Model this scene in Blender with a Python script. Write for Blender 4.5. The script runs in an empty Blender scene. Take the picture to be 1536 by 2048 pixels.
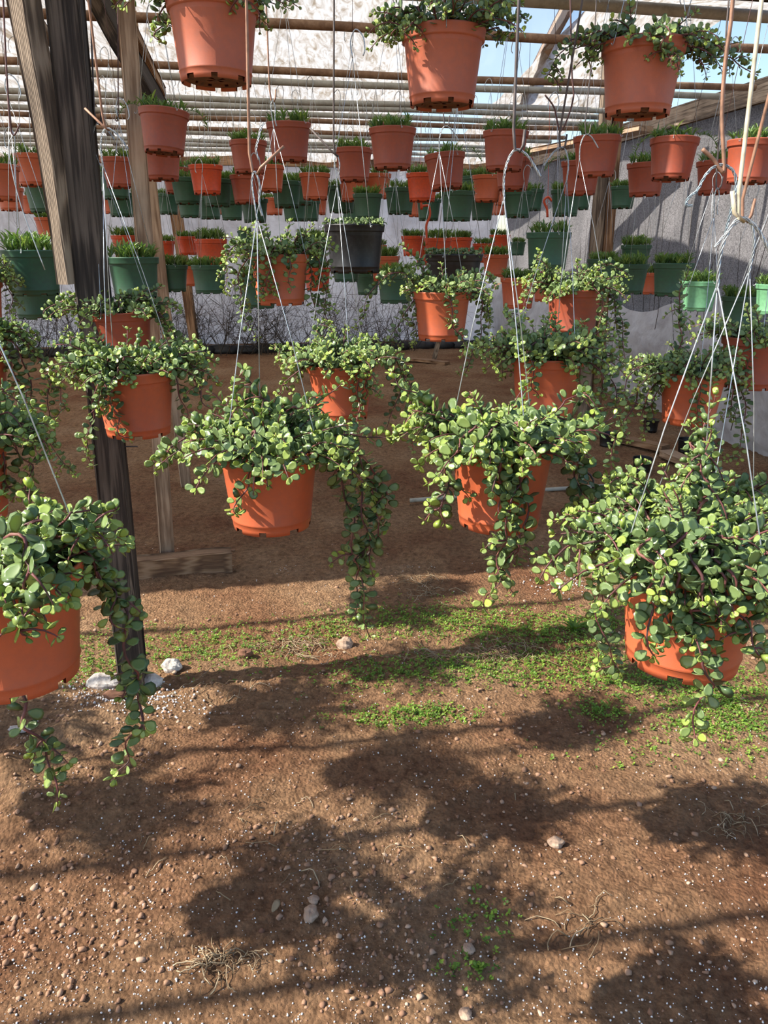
import bpy, math, random
import numpy as np
from mathutils import Vector, Matrix
random.seed(7); RS = np.random.RandomState(11)
C = bpy.context.scene.collection
SC = bpy.context.scene
PI = math.pi

# ---------------------------------------------------------------- camera, sky, sun, exposure
F = 1539.0                       # focal length in pixels of the 1536x2048 frame
PITCH = math.radians(18.8)
CAM = Vector((0, 0, 1.5))
cd = bpy.data.cameras.new('camera'); cam = bpy.data.objects.new('camera', cd); C.objects.link(cam)
cam.location = CAM; cam.rotation_euler = (PI/2 - PITCH, 0, 0)
cd.sensor_fit = 'VERTICAL'; cd.sensor_height = 24.0; cd.lens = 24.0*F/2048.0
cd.clip_start = 0.02; cd.clip_end = 200
SC.camera = cam
SUN_EL = math.radians(43); SUN_AZ = math.radians(15)   # light travels towards +x and a little +y
sd = Vector((math.cos(SUN_EL)*math.cos(SUN_AZ), math.cos(SUN_EL)*math.sin(SUN_AZ), -math.sin(SUN_EL)))
sl = bpy.data.lights.new('sun', 'SUN'); sun = bpy.data.objects.new('sun', sl); C.objects.link(sun)
sun.rotation_euler = sd.to_track_quat('-Z', 'Y').to_euler(); sun.location = (-6, -2, 8)
sl.energy = 8.0; sl.angle = math.radians(0.6); sl.color = (1.0, 0.93, 0.82)
W = bpy.data.worlds.new('sky'); SC.world = W; W.use_nodes = True
wn = W.node_tree.nodes; wl = W.node_tree.links; wn.clear()
sky = wn.new('ShaderNodeTexSky'); sky.sky_type = 'NISHITA'; sky.sun_disc = False
sky.sun_elevation = SUN_EL; sky.sun_rotation = math.radians(270) - SUN_AZ
sky.air_density = 1.0; sky.dust_density = 1.0; sky.ozone_density = 1.0
bg = wn.new('ShaderNodeBackground'); bg.inputs['Strength'].default_value = 0.20
wo = wn.new('ShaderNodeOutputWorld'); wl.new(sky.outputs[0], bg.inputs[0]); wl.new(bg.outputs[0], wo.inputs[0])
SC.view_settings.view_transform = 'Standard'; SC.view_settings.look = 'None'
SC.view_settings.gamma = 1.0; SC.view_settings.exposure = 0.30; SC.view_settings.use_curve_mapping = False

# ---------------------------------------------------------------- measuring helpers
FWD = Vector((0, math.cos(PITCH), -math.sin(PITCH))); UP = Vector((0, math.sin(PITCH), math.cos(PITCH))); RT = Vector((1, 0, 0))
def ray(px, py): return RT*((px-768)/F) + FWD + UP*((1024-py)/F)
def at_depth(px, py, d): return CAM + ray(px, py)*d
def at_y(px, py, y): r = ray(px, py); return CAM + r*(y/r.y)
def at_ground(px, py, z=0.0): r = ray(px, py); return CAM + r*((z-1.5)/r.z)
GA = math.radians(10); GU = Vector((math.cos(GA), math.sin(GA), 0)); GV = Vector((-math.sin(GA), math.cos(GA), 0))
def gh(u, v, z): p = GU*u + GV*v; p.z = z; return p       # greenhouse axes
def gv(p): return p.x*GV.x + p.y*GV.y

# ---------------------------------------------------------------- materials
def mat(name):
    m = bpy.data.materials.new(name); m.use_nodes = True
    nt = m.node_tree; b = nt.nodes['Principled BSDF']
    return m, nt, b
def N(nt, t, **k):
    n = nt.nodes.new(t)
    for a, v in k.items():
        if hasattr(n, a): setattr(n, a, v)
        else: n.inputs[a.replace('_', ' ')].default_value = v
    return n
def ramp(nt, stops, interp='LINEAR'):
    r = nt.nodes.new('ShaderNodeValToRGB'); r.color_ramp.interpolation = interp
    e = r.color_ramp.elements
    e[0].position, e[0].color = stops[0][0], (*stops[0][1], 1)
    e[1].position, e[1].color = stops[-1][0], (*stops[-1][1], 1)
    for p, c in stops[1:-1]:
        x = e.new(p); x.color = (*c, 1)
    return r
def objcoord(nt, scale=(1, 1, 1), rot=(0, 0, 0)):
    t = nt.nodes.new('ShaderNodeTexCoord'); mp = nt.nodes.new('ShaderNodeMapping')
    mp.inputs['Scale'].default_value = scale; mp.inputs['Rotation'].default_value = rot
    nt.links.new(t.outputs['Object'], mp.inputs['Vector']); return mp.outputs['Vector']
def bump(nt, b, h, dist, strength=1.0):
    bn = nt.nodes.new('ShaderNodeBump'); bn.inputs['Distance'].default_value = dist; bn.inputs['Strength'].default_value = strength
    nt.links.new(h, bn.inputs['Height']); nt.links.new(bn.outputs[0], b.inputs['Normal'])

def plastic(name, col, rough=0.42, dirt=0.12, trans=0.0):
    m, nt, b = mat(name)
    v = objcoord(nt)
    n = N(nt, 'ShaderNodeTexNoise', Scale=14.0, Detail=6.0); nt.links.new(v, n.inputs['Vector'])
    d = tuple(c*(1-dirt*2.2)+0.012 for c in col); l = tuple(min(1, c*(1+dirt)+0.02*dirt) for c in col)
    r = ramp(nt, [(0.3, d), (0.55, col), (0.8, l)]); nt.links.new(n.outputs['Fac'], r.inputs[0])
    nt.links.new(r.outputs[0], b.inputs['Base Color']); b.inputs['Roughness'].default_value = rough
    n2 = N(nt, 'ShaderNodeTexNoise', Scale=260.0, Detail=2.0); nt.links.new(v, n2.inputs['Vector'])
    bump(nt, b, n2.outputs['Fac'], 0.0006, 0.5)
    return m
M = {}
M['terracotta'] = plastic('terracotta_plastic', (0.50, 0.112, 0.043), 0.42, 0.06)
M['terracotta_aged'] = plastic('aged_terracotta_plastic', (0.34, 0.072, 0.033), 0.5, 0.08)
M['pale_terracotta'] = plastic('faded_terracotta_plastic', (0.44, 0.112, 0.052), 0.5, 0.06)
M['red'] = plastic('orange_red_plastic', (0.60, 0.075, 0.020), 0.4, 0.1)
M['green'] = plastic('green_plastic', (0.030, 0.098, 0.052), 0.45, 0.12)
M['light_green'] = plastic('light_green_plastic', (0.15, 0.37, 0.19), 0.45, 0.1)
M['black'] = plastic('black_plastic', (0.004, 0.004, 0.005), 0.38, 0.1)

M['dirty'] = plastic('dirty_pot_underside', (0.16, 0.055, 0.025), 0.8, 0.3)
def leafmat(name, dark, mid, tip, rough=0.32, tl=0.22):
    m, nt, b = mat(name)
    a = nt.nodes.new('ShaderNodeAttribute'); a.attribute_name = 'tint'
    r = ramp(nt, [(0.0, dark), (0.5, mid), (1.0, tip)]); nt.links.new(a.outputs['Fac'], r.inputs[0])
    nt.links.new(r.outputs[0], b.inputs['Base Color']); b.inputs['Roughness'].default_value = rough
    b.inputs['Specular IOR Level'].default_value = 0.55
    t = nt.nodes.new('ShaderNodeBsdfTranslucent')
    hs = N(nt, 'ShaderNodeHueSaturation', Saturation=1.15, Value=1.7); nt.links.new(r.outputs[0], hs.inputs['Color'])
    nt.links.new(hs.outputs[0], t.inputs[0])
    mx = nt.nodes.new('ShaderNodeMixShader'); mx.inputs[0].default_value = tl
    nt.links.new(b.outputs[0], mx.inputs[1]); nt.links.new(t.outputs[0], mx.inputs[2])
    nt.links.new(mx.outputs[0], nt.nodes['Material Output'].inputs['Surface'])
    return m
M['jade'] = leafmat('round_succulent_leaf', (0.090, 0.148, 0.062), (0.205, 0.292, 0.102), (0.38, 0.48, 0.085))
M['narrow'] = leafmat('narrow_leaf', (0.065, 0.130, 0.040), (0.150, 0.250, 0.065), (0.33, 0.42, 0.11), 0.45, 0.25)
M['weed'] = leafmat('weed_leaf', (0.060, 0.130, 0.018), (0.150, 0.270, 0.035), (0.32, 0.46, 0.06), 0.6, 0.35)
M['straw'] = leafmat('dry_straw', (0.16, 0.10, 0.055), (0.30, 0.21, 0.115), (0.46, 0.37, 0.24), 0.8, 0.1)
M['brush'] = leafmat('dry_brush', (0.02, 0.015, 0.012), (0.05, 0.036, 0.026), (0.12, 0.09, 0.06), 0.9, 0.02)
M['perlite'], nt, b = mat('perlite'); b.inputs['Base Color'].default_value = (0.78, 0.75, 0.72, 1); b.inputs['Roughness'].default_value = 0.9
M['stem'], nt, b = mat('succulent_stem'); b.inputs['Base Color'].default_value = (0.13, 0.045, 0.04, 1); b.inputs['Roughness'].default_value = 0.6
n = N(nt, 'ShaderNodeTexNoise', Scale=30.0); nt.links.new(objcoord(nt), n.inputs['Vector'])
r = ramp(nt, [(0.3, (0.05, 0.028, 0.024)), (0.55, (0.15, 0.045, 0.045)), (0.8, (0.30, 0.14, 0.09))]); nt.links.new(n.outputs['Fac'], r.inputs[0]); nt.links.new(r.outputs[0], b.inputs['Base Color'])
M['soil'], nt, b = mat('potting_soil'); b.inputs['Roughness'].default_value = 0.95
n = N(nt, 'ShaderNodeTexVoronoi', Scale=160.0); nt.links.new(objcoord(nt), n.inputs['Vector'])
r = ramp(nt, [(0.0, (0.012, 0.009, 0.007)), (0.86, (0.022, 0.016, 0.012)), (0.93, (0.5, 0.47, 0.43))]); nt.links.new(n.outputs['Color'], r.inputs[0]); nt.links.new(r.outputs[0], b.inputs['Base Color'])
bump(nt, b, n.outputs['Distance'], 0.006)

def metal(name, col, rough=0.4, met=0.9):
    m, nt, b = mat(name); b.inputs['Metallic'].default_value = met; b.inputs['Roughness'].default_value = rough
    n = N(nt, 'ShaderNodeTexNoise', Scale=60.0, Detail=4.0); nt.links.new(objcoord(nt), n.inputs['Vector'])
    r = ramp(nt, [(0.3, tuple(c*0.6 for c in col)), (0.7, tuple(min(1, c*1.2) for c in col))]); nt.links.new(n.outputs['Fac'], r.inputs[0]); nt.links.new(r.outputs[0], b.inputs['Base Color'])
    return m
M['wire'] = metal('galvanised_wire', (0.50, 0.54, 0.56), 0.35, 0.6)
M['blue_wire'] = metal('bluish_wire', (0.34, 0.43, 0.48), 0.4, 0.5)
M['copper_rod'] = metal('rusty_copper_rod', (0.36, 0.20, 0.13), 0.6, 0.3)
M['dark_rod'] = metal('dark_steel_rod', (0.12, 0.10, 0.095), 0.6, 0.4)
M['cream_rod'] = metal('cream_coated_rod', (0.60, 0.53, 0.38), 0.5, 0.0)
M['plum_wire'] = metal('dark_rusty_wire', (0.14, 0.075, 0.07), 0.7, 0.2)

def pipemat(name, cols):
    m, nt, b = mat(name); b.inputs['Roughness'].default_value = 0.75; b.inputs['Metallic'].default_value = 0.15
    n = N(nt, 'ShaderNodeTexNoise', Scale=9.0, Detail=8.0, Roughness=0.7); nt.links.new(objcoord(nt), n.inputs['Vector'])
    r = ramp(nt, [(0.3, cols[0]), (0.5, cols[1]), (0.72, cols[2])]); nt.links.new(n.outputs['Fac'], r.inputs[0]); nt.links.new(r.outputs[0], b.inputs['Base Color'])
    n2 = N(nt, 'ShaderNodeTexNoise', Scale=120.0, Detail=4.0); nt.links.new(objcoord(nt), n2.inputs['Vector']); bump(nt, b, n2.outputs['Fac'], 0.002)
    return m
M['rust_pipe'] = pipemat('rusty_pipe', [(0.10, 0.055, 0.03), (0.22, 0.125, 0.07), (0.42, 0.28, 0.17)])
M['grey_pipe'] = pipemat('grey_painted_pipe', [(0.22, 0.21, 0.17), (0.36, 0.35, 0.30), (0.46, 0.44, 0.38)])

def wood(name, cols, grain=1.0):
    m, nt, b = mat(name); b.inputs['Roughness'].default_value = 0.85
    v = objcoord(nt, (26*grain, 26*grain, 1.6))
    n = N(nt, 'ShaderNodeTexNoise', Scale=1.6, Detail=8.0, Roughness=0.65, Distortion=0.6); nt.links.new(v, n.inputs['Vector'])
    w = N(nt, 'ShaderNodeTexWave', Scale=2.2, Distortion=5.0, Detail=3.0); nt.links.new(v, w.inputs['Vector'])
    mx = N(nt, 'ShaderNodeMix'); mx.inputs[0].default_value = 0.42
    nt.links.new(n.outputs['Fac'], mx.inputs[2]); nt.links.new(w.outputs['Fac'], mx.inputs[3])
    r = ramp(nt, [(0.22, cols[0]), (0.5, cols[1]), (0.78, cols[2])]); nt.links.new(mx.outputs[0], r.inputs[0])
    k = N(nt, 'ShaderNodeTexNoise', Scale=3.0, Detail=3.0); nt.links.new(objcoord(nt), k.inputs['Vector'])
    kr = ramp(nt, [(0.35, (0.62, 0.60, 0.58)), (0.65, (1.12, 1.08, 1.05))]); nt.links.new(k.outputs['Fac'], kr.inputs[0])
    mul = N(nt, 'ShaderNodeMix', data_type='RGBA', blend_type='MULTIPLY'); mul.inputs[0].default_value = 1.0
    nt.links.new(r.outputs[0], mul.inputs[6]); nt.links.new(kr.outputs[0], mul.inputs[7])
    nt.links.new(mul.outputs[2], b.inputs['Base Color'])
    bump(nt, b, mx.outputs[0], 0.004, 0.9)
    return m
M['dark_wood'] = wood('dark_weathered_wood', [(0.024, 0.018, 0.014), (0.062, 0.048, 0.038), (0.170, 0.138, 0.110)], 1.5)
M['grey_wood'] = wood('grey_weathered_wood', [(0.085, 0.062, 0.045), (0.26, 0.20, 0.145), (0.45, 0.37, 0.28)])
M['tan_wood'] = wood('tan_lumber', [(0.22, 0.135, 0.08), (0.45, 0.32, 0.215), (0.60, 0.46, 0.33)], 0.8)
M['brown_wood'] = wood('brown_lumber', [(0.12, 0.060, 0.030), (0.30, 0.175, 0.092), (0.46, 0.30, 0.18)], 0.8)

# ground
m, nt, b = mat('red_brown_soil'); M['ground'] = m; b.inputs['Roughness'].default_value = 0.97; b.inputs['Specular IOR Level'].default_value = 0.15
v = objcoord(nt)
n1 = N(nt, 'ShaderNodeTexNoise', Scale=1.1, Detail=6.0, Roughness=0.6); nt.links.new(v, n1.inputs['Vector'])
n2 = N(nt, 'ShaderNodeTexNoise', Scale=38.0, Detail=9.0, Roughness=0.72); nt.links.new(v, n2.inputs['Vector'])
r1 = ramp(nt, [(0.35, (0.235, 0.108, 0.056)), (0.52, (0.340, 0.198, 0.108)), (0.68, (0.42, 0.275, 0.165))]); nt.links.new(n1.outputs['Fac'], r1.inputs[0])
r2 = ramp(nt, [(0.30, (0.42, 0.38, 0.35)), (0.5, (0.95, 0.95, 0.95)), (0.70, (1.5, 1.48, 1.44))]); nt.links.new(n2.outputs['Fac'], r2.inputs[0])
mu = N(nt, 'ShaderNodeMix', data_type='RGBA', blend_type='MULTIPLY'); mu.inputs[0].default_value = 1.0
nt.links.new(r1.outputs[0], mu.inputs[6]); nt.links.new(r2.outputs[0], mu.inputs[7]); nt.links.new(mu.outputs[2], b.inputs['Base Color'])
vo = N(nt, 'ShaderNodeTexVoronoi', Scale=95.0); nt.links.new(v, vo.inputs['Vector'])
ad = N(nt, 'ShaderNodeMath', operation='MULTIPLY_ADD'); ad.inputs[1].default_value = -0.5
nt.links.new(vo.outputs['Distance'], ad.inputs[0]); nt.links.new(n2.outputs['Fac'], ad.inputs[2]); bump(nt, b, ad.outputs[0], 0.034, 1.0)
m, nt, b = mat('soil_clod'); M['clod'] = m; b.inputs['Roughness'].default_value = 0.97
a = nt.nodes.new('ShaderNodeAttribute'); a.attribute_name = 'tint'
r = ramp(nt, [(0.0, (0.17, 0.082, 0.048)), (0.6, (0.33, 0.19, 0.115)), (1.0, (0.50, 0.37, 0.27))]); nt.links.new(a.outputs['Fac'], r.inputs[0]); nt.links.new(r.outputs[0], b.inputs['Base Color'])
m, nt, b = mat('stone'); M['stone'] = m; b.inputs['Roughness'].default_value = 0.9
n = N(nt, 'ShaderNodeTexNoise', Scale=25.0, Detail=6.0); nt.links.new(objcoord(nt), n.inputs['Vector'])
r = ramp(nt, [(0.3, (0.24, 0.15, 0.10)), (0.7, (0.46, 0.34, 0.25))]); nt.links.new(n.outputs['Fac'], r.inputs[0]); nt.links.new(r.outputs[0], b.inputs['Base Color']); bump(nt, b, n.outputs['Fac'], 0.01)
m, nt, b = mat('pale_concrete'); M['concrete'] = m; b.inputs['Roughness'].default_value = 0.9
n = N(nt, 'ShaderNodeTexNoise', Scale=40.0, Detail=6.0); nt.links.new(objcoord(nt), n.inputs['Vector'])
r = ramp(nt, [(0.3, (0.36, 0.31, 0.27)), (0.7, (0.66, 0.62, 0.57))]); nt.links.new(n.outputs['Fac'], r.inputs[0]); nt.links.new(r.outputs[0], b.inputs['Base Color']); bump(nt, b, n.outputs['Fac'], 0.01)

def sheet(name, base, dirt, transp, transl, scale, dist, stretch=(1, 1, 1), lo=0.42, hi=0.62):  # base and dirt: the lighter and darker colour of the film noise
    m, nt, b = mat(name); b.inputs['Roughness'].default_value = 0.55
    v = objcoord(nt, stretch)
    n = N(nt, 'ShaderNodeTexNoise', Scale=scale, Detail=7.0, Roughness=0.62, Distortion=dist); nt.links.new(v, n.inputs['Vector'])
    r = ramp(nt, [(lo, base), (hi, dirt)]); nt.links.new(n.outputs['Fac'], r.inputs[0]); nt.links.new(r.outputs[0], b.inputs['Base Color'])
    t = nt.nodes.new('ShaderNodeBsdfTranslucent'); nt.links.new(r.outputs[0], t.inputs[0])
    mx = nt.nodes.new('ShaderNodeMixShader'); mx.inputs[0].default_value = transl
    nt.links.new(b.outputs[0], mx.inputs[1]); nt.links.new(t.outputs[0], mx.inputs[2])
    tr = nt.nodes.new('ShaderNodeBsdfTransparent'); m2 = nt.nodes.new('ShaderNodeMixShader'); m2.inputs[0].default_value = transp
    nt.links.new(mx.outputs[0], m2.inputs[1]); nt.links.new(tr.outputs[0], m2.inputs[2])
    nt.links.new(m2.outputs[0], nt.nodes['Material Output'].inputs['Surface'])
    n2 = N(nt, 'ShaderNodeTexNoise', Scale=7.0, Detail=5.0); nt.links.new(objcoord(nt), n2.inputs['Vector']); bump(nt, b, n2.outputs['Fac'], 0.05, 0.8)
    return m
M['roof_film'] = sheet('milky_roof_film', (0.80, 0.79, 0.77), (0.36, 0.29, 0.21), 0.0, 0.50, 3.4, 1.3, (3.6, 1.0, 1), 0.42, 0.66)  # stretched noise mixes brown streaks into the milky film colour
M['clear_film'] = sheet('clear_roof_film', (0.62, 0.65, 0.72), (0.45, 0.47, 0.52), 0.80, 0.6, 1.6, 1.5, (3, .5, 1))
M['wall_film'] = sheet('white_wall_film', (0.82, 0.84, 0.88), (0.60, 0.60, 0.62), 0.0, 0.40, 2.6, 0.8, (1, 1, .5))
M['skirt_film'] = sheet('white_ground_sheet', (0.82, 0.84, 0.88), (0.64, 0.64, 0.68), 0.0, 0.45, 3.5, 0.5)
m, nt, b = mat('grey_shade_cloth'); M['shade'] = m; b.inputs['Roughness'].default_value = 0.95
v = objcoord(nt); n = N(nt, 'ShaderNodeTexNoise', Scale=90.0, Detail=3.0); nt.links.new(v, n.inputs['Vector'])
r = ramp(nt, [(0.3, (0.10, 0.098, 0.105)), (0.7, (0.34, 0.335, 0.35))]); nt.links.new(n.outputs['Fac'], r.inputs[0])
n3 = N(nt, 'ShaderNodeTexNoise', Scale=1.7, Detail=5.0); nt.links.new(v, n3.inputs['Vector'])
r3 = ramp(nt, [(0.35, (0.7, 0.7, 0.7)), (0.65, (1.15, 1.13, 1.12))]); nt.links.new(n3.outputs['Fac'], r3.inputs[0])
mu = N(nt, 'ShaderNodeMix', data_type='RGBA', blend_type='MULTIPLY'); mu.inputs[0].default_value = 1.0
nt.links.new(r.outputs[0], mu.inputs[6]); nt.links.new(r3.outputs[0], mu.inputs[7]); nt.links.new(mu.outputs[2], b.inputs['Base Color'])
t = nt.nodes.new('ShaderNodeBsdfTranslucent'); nt.links.new(mu.outputs[2], t.inputs[0])
mx = nt.nodes.new('ShaderNodeMixShader'); mx.inputs[0].default_value = 0.35
nt.links.new(b.outputs[0], mx.inputs[1]); nt.links.new(t.outputs[0], mx.inputs[2]); nt.links.new(mx.outputs[0], nt.nodes['Material Output'].inputs['Surface'])
bump(nt, b, n3.outputs['Fac'], 0.05)

# ---------------------------------------------------------------- mesh builder
FCACHE = {}
def split_faces(Fc):
    k = id(Fc); hit = FCACHE.get(k)
    if hit is not None and hit[0] is Fc: return hit[1]
    by = {}
    for f in Fc: by.setdefault(len(f), []).append(f)
    FCACHE[k] = (Fc, {n: np.array(a, dtype=np.int32) for n, a in by.items()})
    return FCACHE[k][1]
class FaceSet:
    def __init__(s): s.by = {}
class MB:
    def __init__(s): s.v = []; s.f = FaceSet(); s.t = []; s.n = 0
    def add(s, V, Fc, tint=None):
        V = np.asarray(V, dtype=np.float64); s.v.append(V)
        for n, a in split_faces(Fc).items(): s.f.by.setdefault(n, []).append(a+s.n)
        s.t.append(np.full(len(V), 0.5 if tint is None else tint)); s.n += len(V)
    def tube(s, pts, r, k=6, cap=True, tint=None):
        pts = [Vector(p) for p in pts]; n = len(pts)
        rr = r if hasattr(r, '__len__') else [r]*n
        V = []; up = None
        for i, p in enumerate(pts):
            d = (pts[min(i+1, n-1)] - pts[max(i-1, 0)])
            if d.length < 1e-9: d = Vector((0, 0, 1))
            d.normalize()
            if up is None: up = d.orthogonal().normalized()
            else:
                up = (up - d*up.dot(d))
                up = up.normalized() if up.length > 1e-6 else d.orthogonal().normalized()
            q = d.cross(up)
            for j in range(k):
                a = 2*PI*j/k; V.append(p + (up*math.cos(a) + q*math.sin(a))*rr[i])
        Fc = [(i*k+j, i*k+(j+1) % k, (i+1)*k+(j+1) % k, (i+1)*k+j) for i in range(n-1) for j in range(k)]
        if cap: Fc += [tuple(range(k-1, -1, -1)), tuple((n-1)*k+j for j in range(k))]
        s.add([tuple(v) for v in V], Fc, tint)
    def build(s, name, m, parent=None, smooth=True, tint=False):
        me = mesh(name, np.concatenate(s.v) if s.v else np.zeros((0, 3)), s.f, m, smooth, np.concatenate(s.t) if tint else None)
        return link(name, me, parent)
def mesh(name, V, Fc, m, smooth=True, tint=None):
    me = bpy.data.meshes.new(name)
    if isinstance(Fc, FaceSet):
        sizes = sorted(Fc.by); A = [np.concatenate(Fc.by[n]) for n in sizes]
        li = np.concatenate([a.ravel() for a in A]) if A else np.zeros(0, np.int32); tot = np.concatenate([np.full(len(a), n, np.int32) for a, n in zip(A, sizes)]) if A else np.zeros(0, np.int32)
        me.vertices.add(len(V)); me.vertices.foreach_set('co', np.asarray(V, dtype=np.float32).ravel())
        me.loops.add(len(li)); me.loops.foreach_set('vertex_index', li.astype(np.int32)); me.polygons.add(len(tot))
        st = (np.cumsum(tot)-tot).astype(np.int32); me.polygons.foreach_set('loop_start', st); me.polygons.foreach_set('loop_total', tot); me.update(calc_edges=True)
    else: me.from_pydata([tuple(v) for v in V], [], Fc)
    if tint is not None:
        a = me.attributes.new('tint', 'FLOAT', 'POINT'); a.data.foreach_set('value', np.asarray(tint, dtype=np.float32))
    if smooth: me.polygons.foreach_set('use_smooth', [True]*len(me.polygons))
    me.materials.append(m); me.update(); return me
def link(name, data, parent=None, loc=None):
    o = bpy.data.objects.new(name, data); C.objects.link(o)
    if parent: o.parent = parent
    if loc is not None: o.location = loc
    return o
def tag(o, label, cat, group=None, kind=None):
    o['label'] = label; o['category'] = cat
    if group: o['group'] = group
    if kind: o['kind'] = kind
    return o
def struct(o): o['kind'] = 'structure'; return o
def thing(name, label, cat, loc, group=None): return tag(link(name, None, None, loc), label, cat, group)
def catmull(P, n=8):
    P = [Vector(p) for p in P]; P = [P[0]*2-P[1]] + P + [P[-1]*2-P[-2]]; out = []
    for i in range(1, len(P)-2):
        for k in range(n):
            t = k/n; a, b_, c, d = P[i-1:i+3]
            out.append(0.5*((2*b_) + (c-a)*t + (2*a-5*b_+4*c-d)*t*t + (3*b_-a-3*c+d)*t*t*t))
    out.append(P[-2]); return out

# ---------------------------------------------------------------- structure
# ground: fan shaped grid, finer near the camera
VT = {}
def vnoise(x, y, s, seed):
    if seed not in VT: VT[seed] = np.random.RandomState(seed).rand(256, 256)
    T = VT[seed]
    X = x*s+500; Y = y*s+500; xi = np.floor(X).astype(int); yi = np.floor(Y).astype(int); fx = X-xi; fy = Y-yi
    fx = fx*fx*(3-2*fx); fy = fy*fy*(3-2*fy); g = lambda i, j: T[i % 256, j % 256]
    return (g(xi, yi)*(1-fx)+g(xi+1, yi)*fx)*(1-fy)+(g(xi, yi+1)*(1-fx)+g(xi+1, yi+1)*fx)*fy - 0.5
lm = at_ground(120, 1560)
def gheight(x, y):
    h = 0.030*vnoise(x, y, 1.3, 1) + 0.022*vnoise(x, y, 4, 2) + 0.013*vnoise(x, y, 13, 3) + 0.012*vnoise(x, y, 33, 4) + 0.006*vnoise(x, y, 75, 5)
    h = h + 0.07*np.exp(-(((x-lm.x+.25)/.45)**2 + ((y-lm.y)/.45)**2))*(1+1.2*vnoise(x, y, 9, 6))
    return h
ny, nx = 470, 440
ys = 0.55*(14.5/0.55)**(np.arange(ny)/(ny-1)); ts = np.linspace(-1, 1, nx)
YY, TT = np.meshgrid(ys, ts, indexing='ij'); XX = TT*(1.5+0.72*YY)
ZZ = gheight(XX, YY)
V = np.stack([XX.ravel(), YY.ravel(), ZZ.ravel()], 1)
idx = np.arange(ny*nx).reshape(ny, nx)
Fc = np.stack([idx[:-1, :-1].ravel(), idx[:-1, 1:].ravel(), idx[1:, 1:].ravel(), idx[1:, :-1].ravel()], 1)
me = bpy.data.meshes.new('floor'); me.vertices.add(len(V)); me.vertices.foreach_set('co', V.ravel())
me.loops.add(Fc.size); me.loops.foreach_set('vertex_index', Fc.ravel().astype(np.int32)); me.polygons.add(len(Fc))
me.polygons.foreach_set('loop_start', np.arange(0, Fc.size, 4, dtype=np.int32)); me.polygons.foreach_set('loop_total', np.full(len(Fc), 4, dtype=np.int32))
me.update(calc_edges=True); me.polygons.foreach_set('use_smooth', [True]*len(Fc)); me.materials.append(M['ground'])
struct(link('floor', me))
def gz(x, y): return float(gheight(np.array([x]), np.array([y]))[0])
ob = MB(); ob.add([(-30, -20, -.06), (30, -20, -.06), (30, 40, -.06), (-30, 40, -.06)], [(0, 1, 2, 3)]); struct(ob.build('trim_1', M['ground'], smooth=False))

def sheet_mesh(fn, nu, nv):
    V = [tuple(fn(i/(nu-1), j/(nv-1))) for i in range(nu) for j in range(nv)]
    Fc = [(i*nv+j, (i+1)*nv+j, (i+1)*nv+j+1, i*nv+j+1) for i in range(nu-1) for j in range(nv-1)]
    return V, Fc
def wob(a, b_, s): return float(vnoise(np.array([a]), np.array([b_]), s, 9)[0])
EDGE, RIDGE, BACK = 3.12, 7.3, 12.75            # greenhouse v coordinates
def roofz(v): return 1.5 + (1.28 + (v-EDGE)/(RIDGE-EDGE)*0.72 if v < RIDGE else 2.0 - (v-RIDGE)/(BACK-RIDGE)*0.72)
WU = 3.55                                        # side wall u position
def roof_fn(u0, u1, dz=0):
    def fn(a, b_):
        u = u0+(u1-u0)*a; v = EDGE+(BACK-EDGE)*b_
        return gh(u, v, roofz(v) + dz + 0.05*wob(u, v, 2.2) + 0.03*wob(u, v, 6) - 0.03*abs(math.sin(u*1.6)))
    return fn
uc0, uc1 = 2.05, 3.05
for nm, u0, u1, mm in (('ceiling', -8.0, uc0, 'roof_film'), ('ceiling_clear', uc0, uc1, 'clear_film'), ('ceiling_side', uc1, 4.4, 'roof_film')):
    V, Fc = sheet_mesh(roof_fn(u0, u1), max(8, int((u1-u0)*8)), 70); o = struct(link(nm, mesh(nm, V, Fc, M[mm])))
V, Fc = sheet_mesh(lambda a, b_: gh(-8+12.1*a - 0, BACK, 0) + GV*(0.06*wob(a*12, b_*3, 2) + 0.03*math.sin(a*60)) + Vector((0, 0, -0.05+b_*(roofz(BACK)+0.1))), 90, 22)
struct(link('wall_back', mesh('wall_back', V, Fc, M['wall_film'])))
V, Fc = sheet_mesh(lambda a, b_: gh(-8, EDGE+(BACK-EDGE)*a, -0.05+b_*3.2) + GU*0.08*wob(a*9, b_*3, 2), 50, 12)
struct(link('wall_left', mesh('wall_left', V, Fc, M['wall_film'])))
# right side wall: shade cloth above, white sheet skirt below
SW0 = Vector((3.36, 3.5, 0)); SWD = (Vector((2.53, 9.03, 0)) - Vector((3.0, 5.85, 0))).normalized(); SWN = Vector((-SWD.y, SWD.x, 0))
SWN = SWN if SWN.x < 0 else -SWN
L = 9.6
V, Fc = sheet_mesh(lambda a, b_: SW0 + SWD*(L*a) + SWN*(0.04*wob(a*9, b_*2, 3)) + Vector((0, 0, 0.0+b_*2.62)), 70, 24)
struct(link('wall_right', mesh('wall_right', V, Fc, M['shade'])))
def skirt(a, b_):
    top = 1.03 + 0.10*math.sin(a*23) + 0.08*wob(a*10, 0, 1.5)
    z = -0.03 + top*b_
    return SW0 + SWD*(L*a) + SWN*(0.08 + 0.30*math.sin(b_*PI*0.9)*(0.6+0.6*wob(a*8, b_*2, 1.3)) + 0.05*wob(a*10, b_*3, 5)) + Vector((0, 0, z))
V, Fc = sheet_mesh(skirt, 90, 22); struct(link('trim_2', mesh('trim_2', V, Fc, M['skirt_film'])))

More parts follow.
